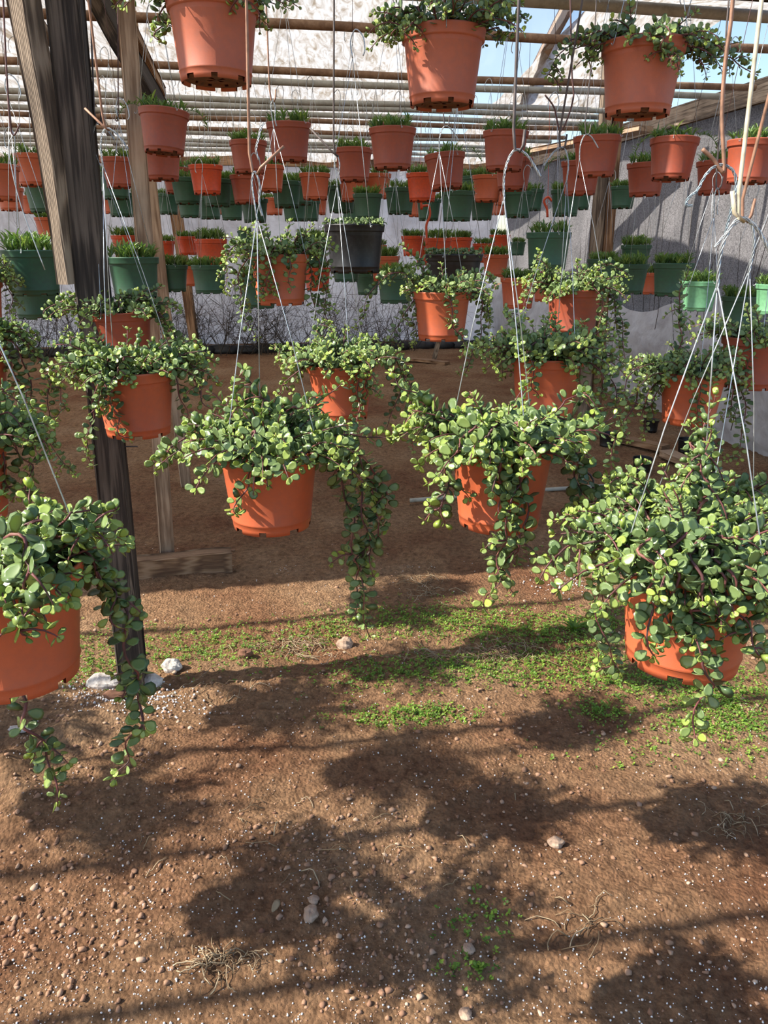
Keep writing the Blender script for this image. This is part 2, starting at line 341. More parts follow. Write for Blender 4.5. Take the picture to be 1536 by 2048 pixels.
def beam(name, p0, p1, w, d, m, parent=None, roll=0, taper=1.0, seg=10, rough=0.004):
    """squared timber from p0 to p1; local z along its length so the grain follows it"""
    p0 = Vector(p0); p1 = Vector(p1); L_ = (p1-p0).length
    V = []; Fc = []; off = random.random()*9
    ring = []
    for sx, sy in ((-1, -1), (1, -1), (1, 1), (-1, 1)):
        ring += [(sx*(0.5-0.06*(1 if sx*sy > 0 else 1)), sy*0.5), (sx*0.5, sy*0.44)] if sx*sy > 0 else [(sx*0.5, sy*0.44), (sx*0.44, sy*0.5)]
    k = len(ring)
    for i in range(seg+1):
        t = i/seg; s = 1+(taper-1)*t
        jx = rough*math.sin(t*7+off); jy = rough*math.cos(t*5+off)
        for (x, y) in ring:
            V.append((x*w*s+jx+rough*random.uniform(-.3, .3), y*d*s+jy+rough*random.uniform(-.3, .3), t*L_))
    Fc = [(i*k+j, i*k+(j+1) % k, (i+1)*k+(j+1) % k, (i+1)*k+j) for i in range(seg) for j in range(k)]
    Fc += [tuple(range(k-1, -1, -1)), tuple(seg*k+j for j in range(k))]
    o = link(name, mesh(name, V, Fc, m, smooth=False), parent, p0)
    q = (p1-p0).to_track_quat('Z', 'Y'); o.rotation_mode = 'QUATERNION'
    from mathutils import Quaternion
    o.rotation_quaternion = q @ Quaternion((0, 0, 1), roll)
    return o

def upright(px0, py0, px1, py1, y=None):
    g = at_ground(px0, py0); y1 = g.y if y is None else y
    return g, at_y(px1, py1, y1)
def extend(p0, p1, z): return p0 + (p1-p0)*((z-p0.z)/(p1.z-p0.z))
# left cluster
g, t = upright(266, 1385, 132, 0)
o = beam('wooden_post', g-Vector((0, 0, .05)), extend(g, t, 2.62), .088, .09, M['dark_wood'], roll=GA); tag(o, 'dark weathered square post standing on the dirt, nearest of the left posts', 'post')
nl = MB(); a_ = at_y(250, 893, g.y-.02); nl.tube([a_, a_+Vector((.04, 0, 0))], .0025); 
n0 = nl.build('nail', M['dark_rod']); n0.parent = o; n0.matrix_parent_inverse = Matrix.LocRotScale(o.location, o.rotation_quaternion, None).inverted()
p0 = at_y(140, 568, 2.36); p1 = at_y(40, -80, 2.34)
o = beam('wooden_board', p0, p1, .048, .05, M['grey_wood'], roll=.2, taper=1.35); tag(o, 'grey leaning board with a cut lower end, fixed beside the dark post', 'board')
p0 = at_y(165, 470, 2.46); p1 = at_y(118, -60, 2.46)
o = beam('wooden_board', p0, p1, .05, .03, M['dark_wood']); tag(o, 'narrow dark board behind the leaning grey board', 'board')
g3, t3 = upright(336, 1133, 252, 0)
o = beam('wooden_post', g3-Vector((0, 0, .03)), extend(g3, t3, 2.66), .07, .07, M['tan_wood'], roll=.35); tag(o, 'pale tan square post rising from a wooden block on the dirt', 'post')
o = beam('wooden_block', at_ground(272, 1158)+Vector((0, .02, .05)), at_ground(462, 1140)+Vector((0, .03, .04)), .085, .11, M['brown_wood']); tag(o, 'broken wooden sleeper block at the foot of the pale tan post', 'block')
g4, t4 = upright(373, 972, 297, 340)
o = beam('wooden_post', g4-Vector((0, 0, .03)), extend(g4, t4, 2.75), .085, .07, M['tan_wood'], roll=.3); tag(o, 'tan knotted post with long dark splits, behind the pale tan post', 'post')
g5, t5 = upright(400, 775, 344, 390)
o = beam('wooden_post', g5-Vector((0, 0, .03)), extend(g5, t5, 2.9), .13, .09, M['brown_wood'], roll=.2); tag(o, 'doubled brown lumber post deeper in the house, ending behind leaves', 'post')
g6, t6 = upright(409, 695, 376, 440)
o = beam('wooden_post', g6-Vector((0, .5, .03)), extend(g6, t6, 2.8)-Vector((0, .5, 0)), .15, .1, M['brown_wood'], roll=.2); tag(o, 'farthest left brown post standing against the white back wall', 'post')
o = beam('wooden_brace', at_y(188, -20, 3.62), at_y(322, 230, 3.75), .10, .06, M['dark_wood'], roll=.8); tag(o, 'dark diagonal brace crossing behind the pale tan post top', 'brace')
o = beam('wooden_brace', at_y(205, -40, 3.72), at_y(318, 185, 4.6), .08, .05, M['brown_wood']); tag(o, 'brown diagonal brace with a sunlit edge beside the dark brace', 'brace')
# right post
g7, t7 = upright(1178, 838, 1236, 30)
o = beam('wooden_post', g7-Vector((.05, 0, .03)), extend(g7, t7, 3.2)-Vector((.05, 0, 0)), .085, .09, M['grey_wood'], roll=.1); tag(o, 'light grey half of the doubled post before the shade cloth', 'post')
o = beam('wooden_post', g7+Vector((.055, .03, -.03)), extend(g7, t7, 3.15)+Vector((.055, .03, 0)), .10, .09, M['brown_wood'], roll=.1); tag(o, 'dark brown half of the doubled post before the shade cloth', 'post')
# beams over the right wall, back wall
def sw(y, z, off=0.0):
    t = (y-SW0.y)/SWD.y; p = SW0 + SWD*t + SWN*off; p.z = z; return p
struct(beam('trim_3', sw(3.6, 2.60, .06), sw(12.6, 2.70, .06), .05, .17, M['grey_wood'], roll=PI/2*0, seg=20))
o = beam('wooden_plank', at_depth(1050, 306, 8.2), at_depth(1292, 258, 6.9), .20, .05, M['tan_wood'], roll=0); tag(o, 'sunlit tan plank end meeting the side beam under the roof', 'plank')
struct(beam('trim_4', gh(-7.5, BACK-.08, 2.77), gh(4.0, BACK-.08, 2.77), .09, .16, M['brown_wood'], seg=20))
struct(beam('trim_5', gh(-7.5, BACK-.3, .05), gh(3.3, BACK-.3, .05), .12, .12, M['brown_wood'], seg=20))
# rafters under the film
o = beam('wooden_rafter', at_y(1150, -15, RIDGE+.2), at_y(1022, 238, 11.0), .10, .07, M['tan_wood']); tag(o, 'diagonal tan rafter along the clear blue roof panel', 'rafter')
o = beam('wooden_rafter', gh(uc0-3.6, RIDGE-.1, 3.38), gh(uc0-3.6, BACK-.1, 2.72), .07, .06, M['grey_wood']); tag(o, 'thin grey rafter against the milky roof film, left of centre', 'rafter')
o = beam('wooden_beam', gh(.9, 3.36, 2.545), gh(4.2, 3.36, 2.50), .09, .09, M['dark_wood']); tag(o, 'dark beam crossing the top right corner above the pipe', 'beam')

# roof pipes
pipes = []
PLIST = [(-12, 'g'), (60, 'r'), (150, 'r'), (170, 'g'), (208, 'g'), (220, 'g'), (235, 'g'), (247, 'r'), (268, 'r'), (276, 'g'), (290, 'g'), (297, 'g'), (306, 'g')]
for i, (py, k) in enumerate(PLIST):
    e = math.atan((1024-py)/F)-PITCH; y = 0.872/(math.tan(e)-0.03); v = y*math.cos(GA); z = 1.5+0.872+0.03*y
    if i == 0: y = 3.62; v = y*math.cos(GA); z = 1.5+y*math.tan(e)
    pipes.append((v, z, k))
lab = ['wide grey pipe along the front edge of the roof, topmost', 'first rusty pipe below the front edge pipe', 'second rusty pipe, just above a pale grey one', 'pale grey pipe directly under the second rusty pipe',
       'thicker grey pipe in the middle of the pipe run', 'grey pipe just behind the thicker middle one', 'grey pipe resting right above a brown rusty pipe', 'brown rusty pipe level with the upper middle pots',
       'dark rusty pipe behind the brown rusty pipe', 'pale pipe close below the dark rusty pipe', 'distant grey pipe, third from the back wall', 'distant grey pipe, second from the back wall', 'distant grey pipe nearest the back wall']
for i, (v, z, k) in enumerate(pipes):
    mb = MB(); rr = .021 if i else .024
    mb.tube([Vector((-7.5+j*(1.0), 0, 0.008*math.sin(j*1.7+i))) for j in range(12 if v < 6 else 12)], rr, 12)
    o = mb.build('roof_pipe', M['rust_pipe' if k == 'r' else 'grey_pipe'])
    o.location = gh(0, v, z); o.rotation_euler = (0, 0, GA); tag(o, lab[i], 'pipe', 'roof pipes')
NEARP = [0.55, 1.0, 1.42, 1.85, 2.3, 2.75, 3.15]
for i, v in enumerate(NEARP):
    mb = MB(); mb.tube([Vector((-6+j*1.0, 0, 0.008*math.sin(j*1.7+i))) for j in range(11)], .018, 10)
    o = mb.build('roof_pipe', M['rust_pipe']); o.location = gh(0, v, 2.62); o.rotation_euler = (0, 0, GA)
    tag(o, ['nearest', 'second', 'third', 'fourth', 'fifth', 'sixth', 'seventh'][i]+' bare hanging pipe over the open front bay, above the picture', 'pipe', 'open bay pipes'); pipes.append((v, 2.62, 'n'))
# rolled film on the front edge
mb = MB(); mb.tube([gh(-1.4+.25*j, 3.50, 2.555+.012*math.sin(j*1.3)) for j in range(16)], [.03+.01*abs(math.sin(j*2.1)) for j in range(16)], 12)
o = mb.build('rolled_film', M['wall_film']); tag(o, 'rolled cream plastic film lying along the front edge pipe', 'plastic roll')

# ---------------------------------------------------------------- pots
def lathe(profile, seg, skip=None, close=False):
    V = []; Fc = []
    for (r, z) in profile:
        for j in range(seg): a = 2*PI*j/seg; V.append((r*math.cos(a), r*math.sin(a), z))
    for i in range(len(profile)-1):
        for j in range(seg):
            if skip and skip(i, j): continue
            Fc.append((i*seg+j, i*seg+(j+1) % seg, (i+1)*seg+(j+1) % seg, (i+1)*seg+j))
    return V, Fc
def pot_mesh(name, m, H=0.80, taper=0.76, lip=0.13, seg=72):
    """unit rim diameter 1, rim top at z=0, body downwards"""
    R = .5; b_ = R*taper; foot = .045
    zb = -H
    def rad(z): return b_ + (R*0.915-b_)*((z-zb)/(H-lip))
    P = [(b_*0.30, zb+foot), (b_*0.62, zb+foot), (b_*0.66, zb+foot*.6), (b_*0.86, zb+foot*.6), (b_*0.93, zb+foot), (b_*0.95, zb), (b_, zb), (rad(zb+foot), zb+foot), (rad(zb+.095), zb+.095), (rad(zb+.1)+.006, zb+.1), (rad(zb+.108), zb+.112),
         (rad(zb+H*.5), zb+H*.5), (rad(-lip-.004), -lip-.006), (R*.92, -lip), (R*.972, -lip+.004), (R*.978, -lip+.02), (R*.992, -.03), (R*1.0, -.022), (R, -.006), (R*.985, 0), (R*.955, -.003), (R*.95, -.05), (R*.86, -.30)]
    nn = 8
    def skip(i, j):
        ph = (j*nn/seg) % 1.0; big = int(j*nn/seg) % 2 == 0
        if i in (4, 5, 6): return ph < (0.30 if big else 0.16)          # notches of the foot ring
        if i in (1, 3): return 0.35 < ph < 0.62                      # drain holes
        return False
    V, Fc = lathe(P, seg, skip)
    n = len(V); V.append((0, 0, zb+foot)); Fc += [(n, (j+1) % seg, j) for j in range(seg) if (j*4//seg*0+j) % 18 > 5]
    me = mesh(name, V, Fc, m); me.materials.append(M['dirty'])
    for p in me.polygons:
        if all(me.vertices[v].co.z < zb+foot*1.05 for v in p.vertices) and max(math.hypot(*me.vertices[v].co.xy) for v in p.vertices) < b_*.94: p.material_index = 1
    return me
PM = {k: pot_mesh('pot', M[k]) for k in ('terracotta', 'terracotta_aged', 'pale_terracotta', 'red', 'green', 'light_green')}
PM['green_deep'] = pot_mesh('pot', M['green'], H=.78, taper=.80)
PM['black'] = pot_mesh('pot', M['black'], H=.76, taper=.80, lip=.12)
def soil_mesh():
    V = [(0, 0, .02)]; Fc = []
    for i in range(1, 7):
        for j in range(28):
            a = 2*PI*j/28; r = .465*i/6; V.append((r*math.cos(a), r*math.sin(a), .02*(1-i/6)+.008*random.uniform(-1, 1)))
    for j in range(28): Fc.append((0, 1+j, 1+(j+1) % 28))
    for i in range(5):
        for j in range(28): Fc.append((1+i*28+j, 1+(i+1)*28+j, 1+(i+1)*28+(j+1) % 28, 1+i*28+(j+1) % 28))
    return mesh('soil', V, Fc, M['soil'])
SOIL = soil_mesh()

# ---------------------------------------------------------------- leaves
def round_leaf():
    out = []; K = 9
    V = [(0, 0.02, 0.0)]
    ang = [2*PI*j/K for j in range(K)]
    def o(a, s): 
        x = math.sin(a)*0.40*s; y = 0.52 - math.cos(a)*0.50*s
        x *= 0.46+0.68*min(1, max(0, y))**0.8
        return x, y
    V = []
    x, y = 0, .55; V.append((0, .55, .02))
    for a in ang: x, y = o(a, .62); V.append((x, y, 0.05*(x*x*4)+0.045))
    for a in ang: x, y = o(a, 1.0); V.append((x, y, 0.20*x*x*4*.5+0.10*(y-.5)**2+0.03))
    V.append((0, .5, -.06))
    Fc = [(0, 1+j, 1+(j+1) % K) for j in range(K)]
    Fc += [(1+j, 1+K+j, 1+K+(j+1) % K, 1+(j+1) % K) for j in range(K)]
    Fc += [(1+K+j, 2*K+1, 1+K+(j+1) % K) for j in range(K)]
    return np.array(V), Fc
def narrow_leaf():
    V = []; n = 5
    for i in range(n):
        t = i/(n-1); w = 0.062*math.sin(PI*min(1, .15+t*.85))+.006; z = 0.22*math.sin(t*PI*.75); y = t*.95
        V += [(-w, y, z+w*.35), (0, y, z-w*.3), (w, y, z+w*.35)]
    Fc = []
    for i in range(n-1):
        for j in range(2): Fc.append((i*3+j, i*3+j+1, (i+1)*3+j+1, (i+1)*3+j))
    return np.array(V), Fc
def tiny_leaf():
    return np.array([(0, 0, 0), (.35, .45, .08), (0, 1, .02), (-.35, .45, .08)]), [(0, 1, 2), (0, 2, 3)]
RL, NL, TL = round_leaf(), narrow_leaf(), tiny_leaf()
def place_leaf(mb, tpl, p, d, nrm, s, tint, wide=1.0):
    d = Vector(d).normalized(); nrm = Vector(nrm); x = d.cross(nrm)
    if x.length < 1e-4: x = d.orthogonal()
    x.normalize(); z = x.cross(d)
    R = np.array([[x.x*wide, d.x, z.x], [x.y*wide, d.y, z.y], [x.z*wide, d.z, z.z]])*s
    mb.add(tpl[0] @ R.T + np.array(p), tpl[1], tint)
def rnd(a=1.0): return Vector((random.uniform(-a, a), random.uniform(-a, a), random.uniform(-a, a)))
def leafy_stem(lf, st, pts, size, step, r0=.0026, base_bare=0.0, dens=1.0, tipn=6, tint0=.35):
    # resample
    pts = [Vector(p) for p in pts]; ds = [0]
    for i in range(1, len(pts)): ds.append(ds[-1]+(pts[i]-pts[i-1]).length)
    Lt = ds[-1]
    if Lt < 0.02: return
    st.tube(pts, [r0*(1-.65*d/Lt) for d in ds], 5)
    s = base_bare; k = 0; i = 1; ph = random.uniform(0, PI)
    while s <= Lt:
        while i < len(ds)-1 and ds[i] < s: i += 1
        t = (s-ds[i-1])/max(1e-6, ds[i]-ds[i-1]); p = pts[i-1].lerp(pts[i], min(1, max(0, t)))
        d = (pts[i]-pts[i-1]).normalized(); a = d.orthogonal().normalized(); b2 = d.cross(a)
        rest = (Lt-s); tip = max(0, 1-rest/(tipn*step))
        sz = size*random.uniform(.70, 1.12)*(1-.42*tip)
        th = ph + k*PI/2*1.02 + random.uniform(-.25, .25)
        for q in (0, PI):
            if random.random() > dens: continue
            w = a*math.cos(th+q) + b2*math.sin(th+q)
            dr = w*1.0 + d*random.uniform(.15, .75) + Vector((0, 0, .28)) + rnd(.22)
            nr = Vector((-.25, -.30, .85)) + d*0.55 + rnd(.45) - w*.3
            ti = min(1, max(0, random.gauss(tint0, .17) + .42*tip))
            place_leaf(lf, RL, p + w*r0, dr, nr, sz, ti)
        if rest < step*1.2:      # terminal pair
            for q in (0, PI): place_leaf(lf, RL, p, d + (a*math.cos(q)+b2*math.sin(q))*.4, rnd(1)+Vector((0, -.5, .8)), sz*.75, .85)
        s += step*random.uniform(.85, 1.15); k += 1

def wire_obj(parent, pts, r=.001, name='hanger_wire', m='wire', k=5):
    mb = MB(); mb.tube(pts, r, k); return mb.build(name, M[m], parent)
def twisted(mb, pts, r=.0011, rad=.0022, turns_per_m=60, strands=3):
    P = catmull(pts, 14); ds = [0]
    for i in range(1, len(P)): ds.append(ds[-1]+(P[i]-P[i-1]).length)
    for s_ in range(strands):
        Q = []
        for i, p in enumerate(P):
            d = (P[min(i+1, len(P)-1)]-P[max(0, i-1)]).normalized(); a = Vector((0, 1, 0)) - d*d.y
            a = a.normalized() if a.length > 1e-3 else d.orthogonal(); b2 = d.cross(a); th = ds[i]*turns_per_m*2*PI/2 + s_*2*PI/strands
            Q.append(p + (a*math.cos(th)+b2*math.sin(th))*rad)
        mb.tube(Q, r, 4)

def pot_thing(name, label, cat, rim, D, kind, tilt=(0, 0), group=None, rz=None):
    t = thing(name, label, cat, rim, group)
    p = link('pot', PM[kind], t); p.scale = (D, D, D); p.rotation_euler = (tilt[0], tilt[1], random.uniform(0, 6) if rz is None else rz)
    s = link('soil', SOIL, t); s.scale = (D, D, D); s.location = (0, 0, -D*.07); s.rotation_euler = (tilt[0], tilt[1], 0)
    return t

SUCC = {}
def succulent(key, label, px, py, w, trails=(), kind='terracotta', D=.20, mound=46, mh=.075, mr=1.15, apex=.50, size=.0245, rod='copper_rod', tail=None, tilt=(0, 0), arch=0, wires=3, wr=None, pos=None, rodm=True, seed=None):
    random.seed(seed if seed is not None else (hash_(key)))
    depth = F*D/w if w else None
    rim = at_depth(px, py, depth) if pos is None else Vector(pos)
    t = pot_thing('hanging_succulent', label, 'hanging plant', rim, D, kind, tilt, 'hanging pots of round-leaved succulents')
    lf, st = MB(), MB(); R = D/2; inv = -rim
    step = size*.52
    # mound of short stems
    for i in range(mound):
        a = random.uniform(0, 2*PI); r = R*.85*math.sqrt(random.random())
        p = Vector((r*math.cos(a), r*math.sin(a), -D*.06)); out = Vector((math.cos(a), math.sin(a), 0))
        Ls = random.uniform(.05, .13)*(mr if r > R*.5 else 1)
        up = random.uniform(.5, 1.3)*(1-.55*r/R)*mh/.075
        P = [p]; d = (out*(.35+.9*r/R) + Vector((0, 0, up+.25)) + rnd(.3)).normalized()
        for q in range(6):
            p = p + d*Ls/6; d = (d + Vector((0, 0, -.26*(r/R+.25))) + rnd(.10)).normalized(); P.append(p)
        leafy_stem(lf, st, P, size, step, .0024)
    # named long trails read off as hanging lines at the pot's distance
    for tr in trails:
        dy, opts = 0.0, {}
        pts = tr
        if isinstance(tr, dict): dy = tr.get('dy', 0.0); pts = tr['p']; opts = {k: v for k, v in tr.items() if k in ('dens', 'size')}
        Y = rim.y + dy; P = [at_y(x, y, Y) + inv for x, y in pts]
        d0 = P[0].copy(); rr = math.hypot(d0.x, d0.y)
        st0 = Vector((d0.x*.35, d0.y*.35 , -D*.05)) if rr > .02 else Vector((0, 0, -D*.05))
        if rr < R*.9 and dy != 0: P[0].z = max(P[0].z, .012)
        mid = Vector((d0.x*.7, d0.y*.7, max(.015, d0.z+.01)))
        if d0.z > -.03: P = [st0, mid] + P
        P = catmull(P, 6)
        P = [p + Vector((.006*math.sin(i*.9), .010*math.sin(i*.6+1), .004*math.cos(i*.8))) for i, p in enumerate(P)]
        leafy_stem(lf, st, P, opts.get('size', size), step*1.0, .0030, .01, opts.get('dens', 1.0))
        # side shoots along the trail
        for _ in range(int(len(P)/5.5)):
            i = random.randint(4, len(P)-2) if len(P) > 7 else 1
            q = P[i]; a = random.uniform(0, 2*PI); d = Vector((math.cos(a), math.sin(a)*.7, random.uniform(-.9, .3))).normalized(); S = [q]
            for k in range(4): q = q + d*.013; d = (d+Vector((0, 0, -.35))).normalized(); S.append(q)
            if opts.get('dens', 1) >= 1: leafy_stem(lf, st, S, size*.9, step, .0018)
    st.build('stems', M['stem'], t); lf.build('foliage', M['jade'], t, tint=True)
    # hanger
    wr = wr or .00095
    ax = Vector((0, 0, apex)); a0 = random.uniform(0, 2*PI)
    for i in range(wires):
        a = a0 + i*2*PI/wires; o_ = Vector((math.cos(a), math.sin(a), 0))
        top = ax - Vector((.0185*arch, 0, .080)) + o_*.0015
        P = [top, top.lerp(o_*R*1.01+Vector((0, 0, .0)), .5) + o_*.004, o_*R*1.0+Vector((0, 0, .004)), o_*(R+.005)+Vector((0, 0, -.012)), o_*(R+.009)+Vector((0, 0, -.019)), o_*(R+.013)+Vector((0, 0, -.014))]
        wire_obj(t, P, wr)
    hk = MB(); s_ = arch if arch else random.choice([-1, 1])
    if arch:
        twisted(hk, [ax+Vector((-s_*.018, 0, -.085)), ax+Vector((-s_*.020, 0, -.04)), ax+Vector((-s_*.012, 0, -.010)), ax+Vector((0, 0, 0)), ax+Vector((s_*.016, 0, -.008)), ax+Vector((s_*.030, 0, -.025)), ax+Vector((s_*.042, 0, -.042))], .0009, .0014)
    else:
        twisted(hk, [ax+Vector((0, 0, -.080)), ax+Vector((-.004, 0, -.045)), ax+Vector((-.006, 0, -.015)), ax+Vector((0, 0, .0)), ax+Vector((.007, 0, -.02)), ax+Vector((.005, 0, -.05)), ax+Vector((.009, 0, -.072))], .0009, .0012)
    hk.build('hook', M['wire'], t)
    if rod:
        top = 2.62 if rim.y*math.cos(GA) < 3.3 else 2.5
        base = rim + ax
        v = gv(base); near = min(pipes, key=lambda q: abs(q[0]-v) + (0 if q[0] < 3.7 else .1)); zt = near[1]
        mb = MB(); pt = base + GV*(near[0]-v); pt.z = zt + .02
        rr = .0026 if w and w > 120 else .0020
        P = [pt + GV*.022 + Vector((0, 0, -.03)), pt + GV*.018, pt + Vector((0, 0, .008)), pt - GV*.022, pt - GV*.022 - Vector((0, 0, .06))]
        mid_ = (P[-1].lerp(base, .55)) + Vector((random.uniform(-.008, .008), 0, 0))
        P += [mid_, base + Vector((-.008, 0, .03)), base + Vector((-.004, 0, .0)), base + Vector((.004, 0, -.004))]
        if tail: P += [base + Vector((.010*tail[2], 0, .006)), base + Vector((tail[0], 0, tail[1]))]
        else: P += [base + Vector((.009, 0, .006)), base + Vector((.011, 0, .03))]
        mb.tube(P, rr, 7); o = mb.build('wire_hook', M[rod]); tag(o, {'copper_rod': 'rusty tan', 'dark_rod': 'dark steel', 'cream_rod': 'cream coated', 'plum_wire': 'thin dark rusty'}[rod] + ' wire hook holding up ' + SHORT.get(key, 'the hanging pot'), 'hook', 'long wire hooks over the succulents')
    SUCC[key] = t
    return t
def hash_(s): return sum((i+1)*ord(c) for i, c in enumerate(s))*7+3
SHORT = {'A1': 'the left large central succulent', 'A2': 'the right large central succulent', 'A3': 'the lower succulent near the dark post', 'A4': 'the upper succulent near the dark post',
 'A5': 'the succulent between the two large central ones', 'A6': 'the highest middle succulent left of the black pot', 'A7': 'the succulent before the wider black pot', 'A8': 'the shaded-pot succulent in front of the tall green pot',
 'A9': 'the bushy succulent behind the right central one', 'A10': 'the succulent with long dark trails at right', 'A11': 'the succulent cut by the right edge, middle height', 'A12': 'the largest succulent at lower right',
 'A20': 'the succulent hidden behind the largest right one', 'A13': 'the large succulent at lower left', 'A14': 'the left edge succulent over dirt', 'A15': 'the highest succulent cut by the left edge', 'A19': 'the succulent out of view above the big left pot',
 'A16': 'the top left pot seen from below', 'A17': 'the top middle pot seen from below', 'A18': 'the top right pot with side spreading leaves'}
f = -.112
succulent('A16', 'terracotta pot seen from below at top left with leaf shadows on it', 425, 2, 186,
          [[(345, -5), (325, 25), (316, 60), (315, 84)], [(500, -8), (515, 8), (512, 22)], {'dy': -.1, 'p': [(480, -10), (488, 15)]}], 'pale_terracotta', mound=30, mh=.05, apex=.45, rod='copper_rod', size=.021, tilt=(0, .02))
succulent('A17', 'terracotta pot seen from below at top middle with bushy leaves', 887, 62, 170,
          [[(815, 55), (790, 62), (785, 80)], [(820, 30), (780, 20), (762, 50)], [(965, 45), (1005, 42), (1040, 30), (1052, 42)], [(965, 60), (1000, 62), (1015, 78)], {'dy': -.1, 'p': [(830, 40), (815, 58), (808, 68)]}], 'pale_terracotta', mound=60, mh=.11, mr=1.25, apex=.45, rod='copper_rod', size=.021)
succulent('A18', 'terracotta pot at top right with leafy arms spreading both sides', 1288, 86, 166,
          [[(1215, 72), (1170, 70), (1130, 100), (1085, 158)], [(1215, 80), (1180, 90), (1172, 130)], [(1225, 68), (1180, 75), (1150, 78)], [(1360, 75), (1420, 85), (1480, 88)], [(1365, 82), (1410, 108), (1460, 118), (1512, 152)], [(1365, 90), (1400, 120), (1420, 130)], {'dy': -.115, 'p': [(1318, 66), (1322, 90), (1345, 110), (1342, 128)]}], 'pale_terracotta', mound=26, mh=.03, apex=.45, rod='cream_rod', size=.021)
succulent('A6', 'terracotta pot with thick trails hanging over it, left of the black pot', 558, 508, 122,
          [[(510, 500), (482, 540), (480, 600), (512, 680)], [(500, 490), (462, 500), (446, 585)], {'dy': f, 'p': [(520, 500), (512, 540), (525, 600)]}, {'dy': f, 'p': [(545, 505), (535, 560), (545, 592)]}, {'dy': f, 'p': [(575, 505), (580, 550), (578, 590)]},
           [(618, 500), (642, 540), (650, 600), (655, 650)], [(612, 510), (624, 570), (628, 640)], [(615, 480), (650, 500), (660, 560)]], mound=60, mh=.12, mr=1.1, rod='copper_rod', apex=.45)
succulent('A7', 'terracotta pot half sunlit with leaf shadows, hanging before wide black pot', 884, 582, 119,
          [[(835, 568), (790, 545), (745, 580), (722, 640)], [(838, 575), (815, 620), (790, 660), (772, 705)], {'dy': f, 'p': [(895, 578), (905, 640), (925, 680), (950, 700)]}, [(942, 570), (965, 620), (955, 690), (925, 750)], [(945, 575), (975, 600), (975, 660)],
           [(850, 560), (835, 515), (800, 492)], [(832, 590), (836, 640), (828, 690)], [(930, 560), (960, 545), (985, 560)]], mound=42, mh=.09, rod='dark_rod', apex=.5, arch=1)
succulent('A8', 'reddish pot in front of the tall green pot, leaves crowding its right', 1150, 578, 112,
          [[(1108, 570), (1075, 545), (1055, 590), (1045, 640)], [(1190, 560), (1230, 600), (1245, 660), (1252, 750)], [(1198, 560), (1232, 630), (1238, 700)], [(1180, 550), (1225, 528), (1262, 560)], {'dy': f, 'p': [(1190, 570), (1205, 620), (1215, 680)]}, [(1110, 560), (1080, 520), (1078, 505)]], 'terracotta_aged', mound=64, mh=.11, mr=1.2, rod='dark_rod', apex=.5, arch=1)
succulent('A11', 'terracotta pot cut by the right edge with shadowed round leaves', 1512, 672, 128,
          [[(1465, 665), (1425, 660), (1400, 640)], [(1470, 665), (1450, 720), (1440, 760)], {'dy': f, 'p': [(1500, 670), (1498, 720), (1490, 790)]}], 'terracotta_aged', mound=44, mh=.07, rod='copper_rod', apex=.5)
succulent('A9', 'bushy bright succulent in terracotta pot behind the right central one', 1095, 712, 146,
          [[(1035, 700), (1008, 690), (1000, 760)], {'dy': f, 'p': [(1060, 700), (1065, 760), (1075, 800)]}, {'dy': f, 'p': [(1140, 700), (1160, 750), (1175, 800)]}, [(1150, 690), (1200, 720), (1232, 790), (1240, 860)], [(1160, 700), (1205, 760), (1210, 800)], [(1045, 690), (1020, 640), (1010, 620)]], mound=95, mh=.13, mr=1.35, rod='dark_rod', apex=.52, arch=-1)
succulent('A4', 'terracotta pot with spiky leaf shadows, upper one beside the dark post', 237, 622, 130,
          [[(180, 610), (140, 605), (115, 640)], [(185, 600), (150, 590), (100, 615), (88, 632)], [(298, 610), (335, 650), (370, 705), (385, 740)], [(300, 605), (345, 680), (352, 720)], [(270, 600), (300, 585), (322, 570)]], 'terracotta_aged', mound=40, mh=.08, rod='dark_rod', apex=.52, arch=1)
succulent('A3', 'terracotta pot with trails over its left half, before the dark post', 265, 738, 164,
          [{'dy': f, 'p': [(205, 730), (192, 790), (178, 860), (180, 938)]}, {'dy': f, 'p': [(215, 730), (210, 780), (205, 830)]}, {'dy': f, 'p': [(240, 730), (225, 790), (235, 850), (258, 878)]}, [(190, 715), (150, 690), (125, 660)], [(180, 730), (140, 745), (128, 755)],
           [(325, 715), (380, 740), (400, 790), (432, 822)], [(328, 730), (360, 780), (372, 845)], [(320, 720), (370, 710), (395, 760)]], mound=72, mh=.095, mr=1.3, rod='copper_rod', apex=.53, tail=(-.045, .04, -1), arch=1)
succulent('A5', 'terracotta pot with trailing stems between the two large central pots', 681, 726, 138,
          [{'dy': f, 'p': [(700, 715), (718, 770), (715, 830), (728, 872)]}, {'dy': f, 'p': [(720, 715), (735, 760), (728, 800)]}, [(630, 715), (590, 715), (560, 700), (546, 690)], [(745, 710), (790, 740), (795, 800), (765, 865)], [(745, 700), (795, 720), (822, 800), (822, 908)], [(620, 725), (575, 760), (553, 795)], [(650, 700), (635, 660), (650, 640)]], mound=72, mh=.11, mr=1.25, rod='dark_rod', apex=.55, tail=(-.07, .065, -1))
succulent('A10', 'terracotta pot with long dark trails to its left, before white sheet', 1388, 742, 130,
          [[(1335, 730), (1290, 750), (1265, 820), (1232, 870), (1226, 970)], [(1335, 735), (1300, 780), (1285, 880)], [(1330, 725), (1270, 740), (1240, 800)], [(1335, 740), (1310, 790), (1305, 850)], {'dy': f, 'p': [(1375, 735), (1400, 790), (1390, 860)]},
           [(1445, 725), (1480, 760), (1490, 830), (1470, 930)], [(1440, 735), (1465, 790), (1470, 850)], [(1350, 720), (1362, 660), (1358, 600), (1374, 535)]], 'terracotta', mound=70, mh=.085, mr=1.35, rod='dark_rod', apex=.52)
